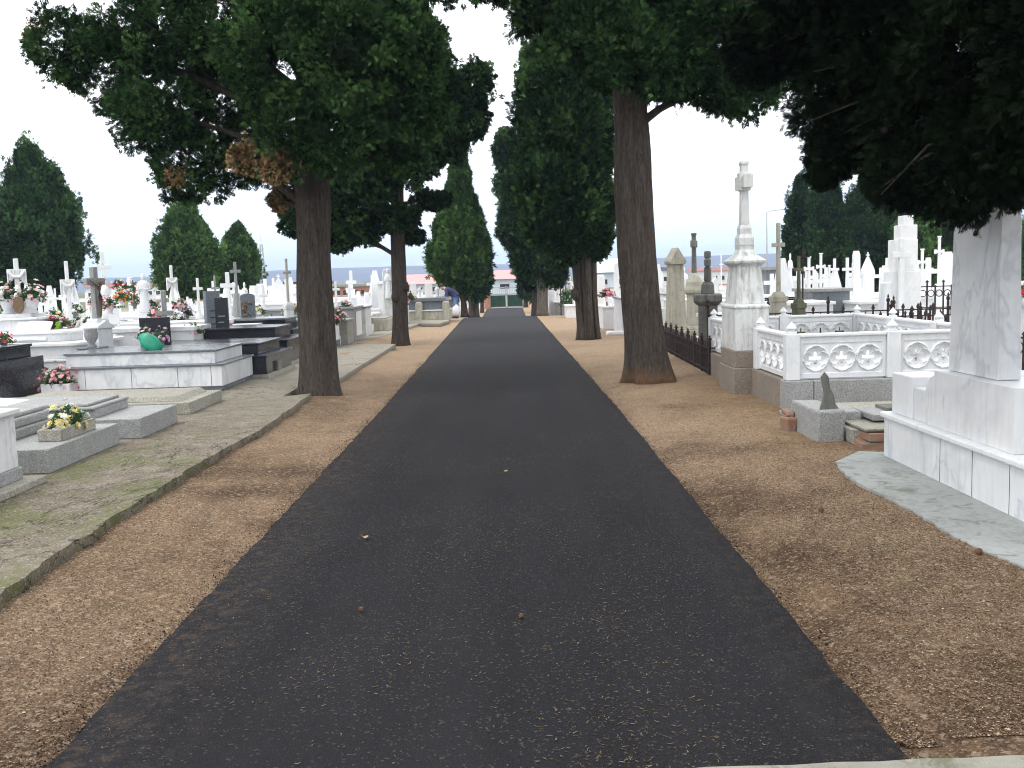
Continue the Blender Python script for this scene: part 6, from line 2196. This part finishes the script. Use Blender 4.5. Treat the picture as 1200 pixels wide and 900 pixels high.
for xa, xb, lab in ((-30, W(566, 0, Yg).x - .1, 'white perimeter wall left of the gate'), (W(620, 0, Yg).x + .05, 40, 'white perimeter wall right of the gate')):
    t = thing('perimeter_wall', lab, 'wall', ((xa + xb) / 2, Yg + .1, zgt))
    MB().box(-(xb - xa) / 2, (xb - xa) / 2, -.1, .1, -.2, 1.35).build('wall', M['plaster'], t)
    MB().box(-(xb - xa) / 2, (xb - xa) / 2, -.14, .14, 1.352, 1.42).build('coping', M['brick'], t)


def building(pxa, pxb, yeave, yridge, Y, depth, wallm, roofm, label, cols, rows, flat=False, name='building'):
    xa, xb = W(pxa, 335, Y).x, W(pxb, 335, Y).x
    zb = -1.2
    ze, zr = W((pxa + pxb) / 2, yeave, Y).z, W((pxa + pxb) / 2, yridge, Y).z
    t = thing(name, label, 'building', ((xa + xb) / 2, Y, zb))
    hw = (xb - xa) / 2
    MB().box(-hw, hw, 0, depth, 0, ze - zb).build('wall', M[wallm], t)
    if flat:
        MB().box(-hw - .3, hw + .3, -.3, depth + .3, ze - zb, zr - zb).build('roof', M[roofm], t)
    else:
        vs = [(-hw - .4, -.6, ze - zb), (hw + .4, -.6, ze - zb), (hw + .4, depth + .6, ze - zb), (-hw - .4, depth + .6, ze - zb), (-hw * .9, depth / 2, zr - zb), (hw * .9, depth / 2, zr - zb)]
        MB().add(vs, [(0, 1, 5, 4), (2, 3, 4, 5), (1, 2, 5), (3, 0, 4), (3, 2, 1, 0)]).build('roof', M[roofm], t)
    Hh = ze - zb
    for r_ in range(rows):
        for c_ in range(cols):
            x = -hw + 2 * hw * (c_ + .5) / cols
            z = Hh * (.25 + .6 * (r_ + .5) / rows)
            w_ = min(.9, hw / cols * .5, .7)
            f = MB().box(x - w_, x + w_, -.03, .005, z - .35, z + .35).build('window', M['glass'], t)
            MB().box(x - w_ - .1, x + w_ + .1, -.06, -.032, z - .46, z - .36).build('sill', M['plaster'], f)
    return t
building(466, 520, 333, 321, 165, 26, 'wall_blue', 'roof_pink', 'pale factory with faded red roof behind the second left trunk', 7, 1)
building(572, 611, 327, 316, 150, 22, 'wall_blue', 'roof_pink', 'pale factory with faded red roof right above the gate', 1, 1)
building(698, 735, 319, 302, 140, 18, 'wall_blue', 'wall_blue', 'pale blue shed seen between the right trunks', 2, 1)
building(386, 428, 336, 333, 150, 12, 'brick', 'concrete', 'long orange brick house between the left trunks', 6, 1, flat=True)
building(300, 343, 337, 334, 140, 12, 'brick', 'roof_pink', 'orange brick house below the lattice mast', 5, 1, flat=True)
building(334, 372, 334, 330, 170, 14, 'plaster', 'glass', 'white building with a dark window band near the limestone crucifix', 8, 1, flat=True)
building(428, 470, 334, 330, 190, 16, 'plaster', 'concrete', 'white house behind the tall pale stele', 5, 1, flat=True)
building(760, 800, 317, 313, 160, 14, 'plaster', 'slab_grey', 'low pale building behind the gabled stele', 5, 1, flat=True)
building(826, 868, 317, 313, 170, 14, 'plaster', 'roof_pink', 'low pale building behind the stout dark cross', 5, 1, flat=True)
building(620, 665, 324, 314, 170, 20, 'wall_blue', 'roof_pink', 'pale shed behind the third right cypress', 3, 1)
building(100, 190, 336, 332, 200, 16, 'plaster', 'roof_pink', 'low white house below the hills at left', 9, 1, flat=True)

# lattice mast
Y = 200
pt, pb = W(306, 286, Y), W(306, 338, Y)
t = thing('lattice_mast', 'thin steel lattice mast rising over the houses at left', 'mast', (pt.x, Y, -1.2))
H = pt.z + 1.2
b = MB()
for sx, sy in ((-1, -1), (1, -1), (1, 1), (-1, 1)):
    b.tube([(sx * .55, sy * .55, 0), (sx * .22, sy * .22, H)], .06, 4)
for k in range(12):
    z0_, z1_ = H * k / 12, H * (k + 1) / 12
    w0, w1 = .55 - .33 * k / 12, .55 - .33 * (k + 1) / 12
    for s in (-1, 1):
        b.tube([(-w0, s * w0, z0_), (w1, s * w1, z1_)], .04, 4)
        b.tube([(s * w0, -w0, z0_), (s * w1, w1, z1_)], .04, 4)
b.build('lattice', M['metal'], t)
MB().cbox(0, 0, .5, .06, H - 1.0, H - .9).cbox(0, 0, .04, .04, H, H + 1.5).build('antenna', M['metal'], t)

# street lamps outside the wall
for px_, yt, Y, lab in ((898.5, 249, 86, 'slim street lamp with an arm right of the tall white monument'),):
    p = W(px_, yt, Y)
    t = thing('street_lamp', lab, 'street lamp', (p.x, Y, zdip(Y)))
    H = p.z - zdip(Y)
    MB().tube([(0, 0, 0), (0, 0, H * .6), (0, 0, H), (.4, 0, H + .12), (1.2, 0, H + .2)], [.10, .07, .05, .04, .035], 8).build('pole', M['metal'], t, smooth=True)
    MB().cbox(1.4, 0, .25, .09, H + .16, H + .25, .8, .8).build('lamp_head', M['metal'], t, bevel=.01)
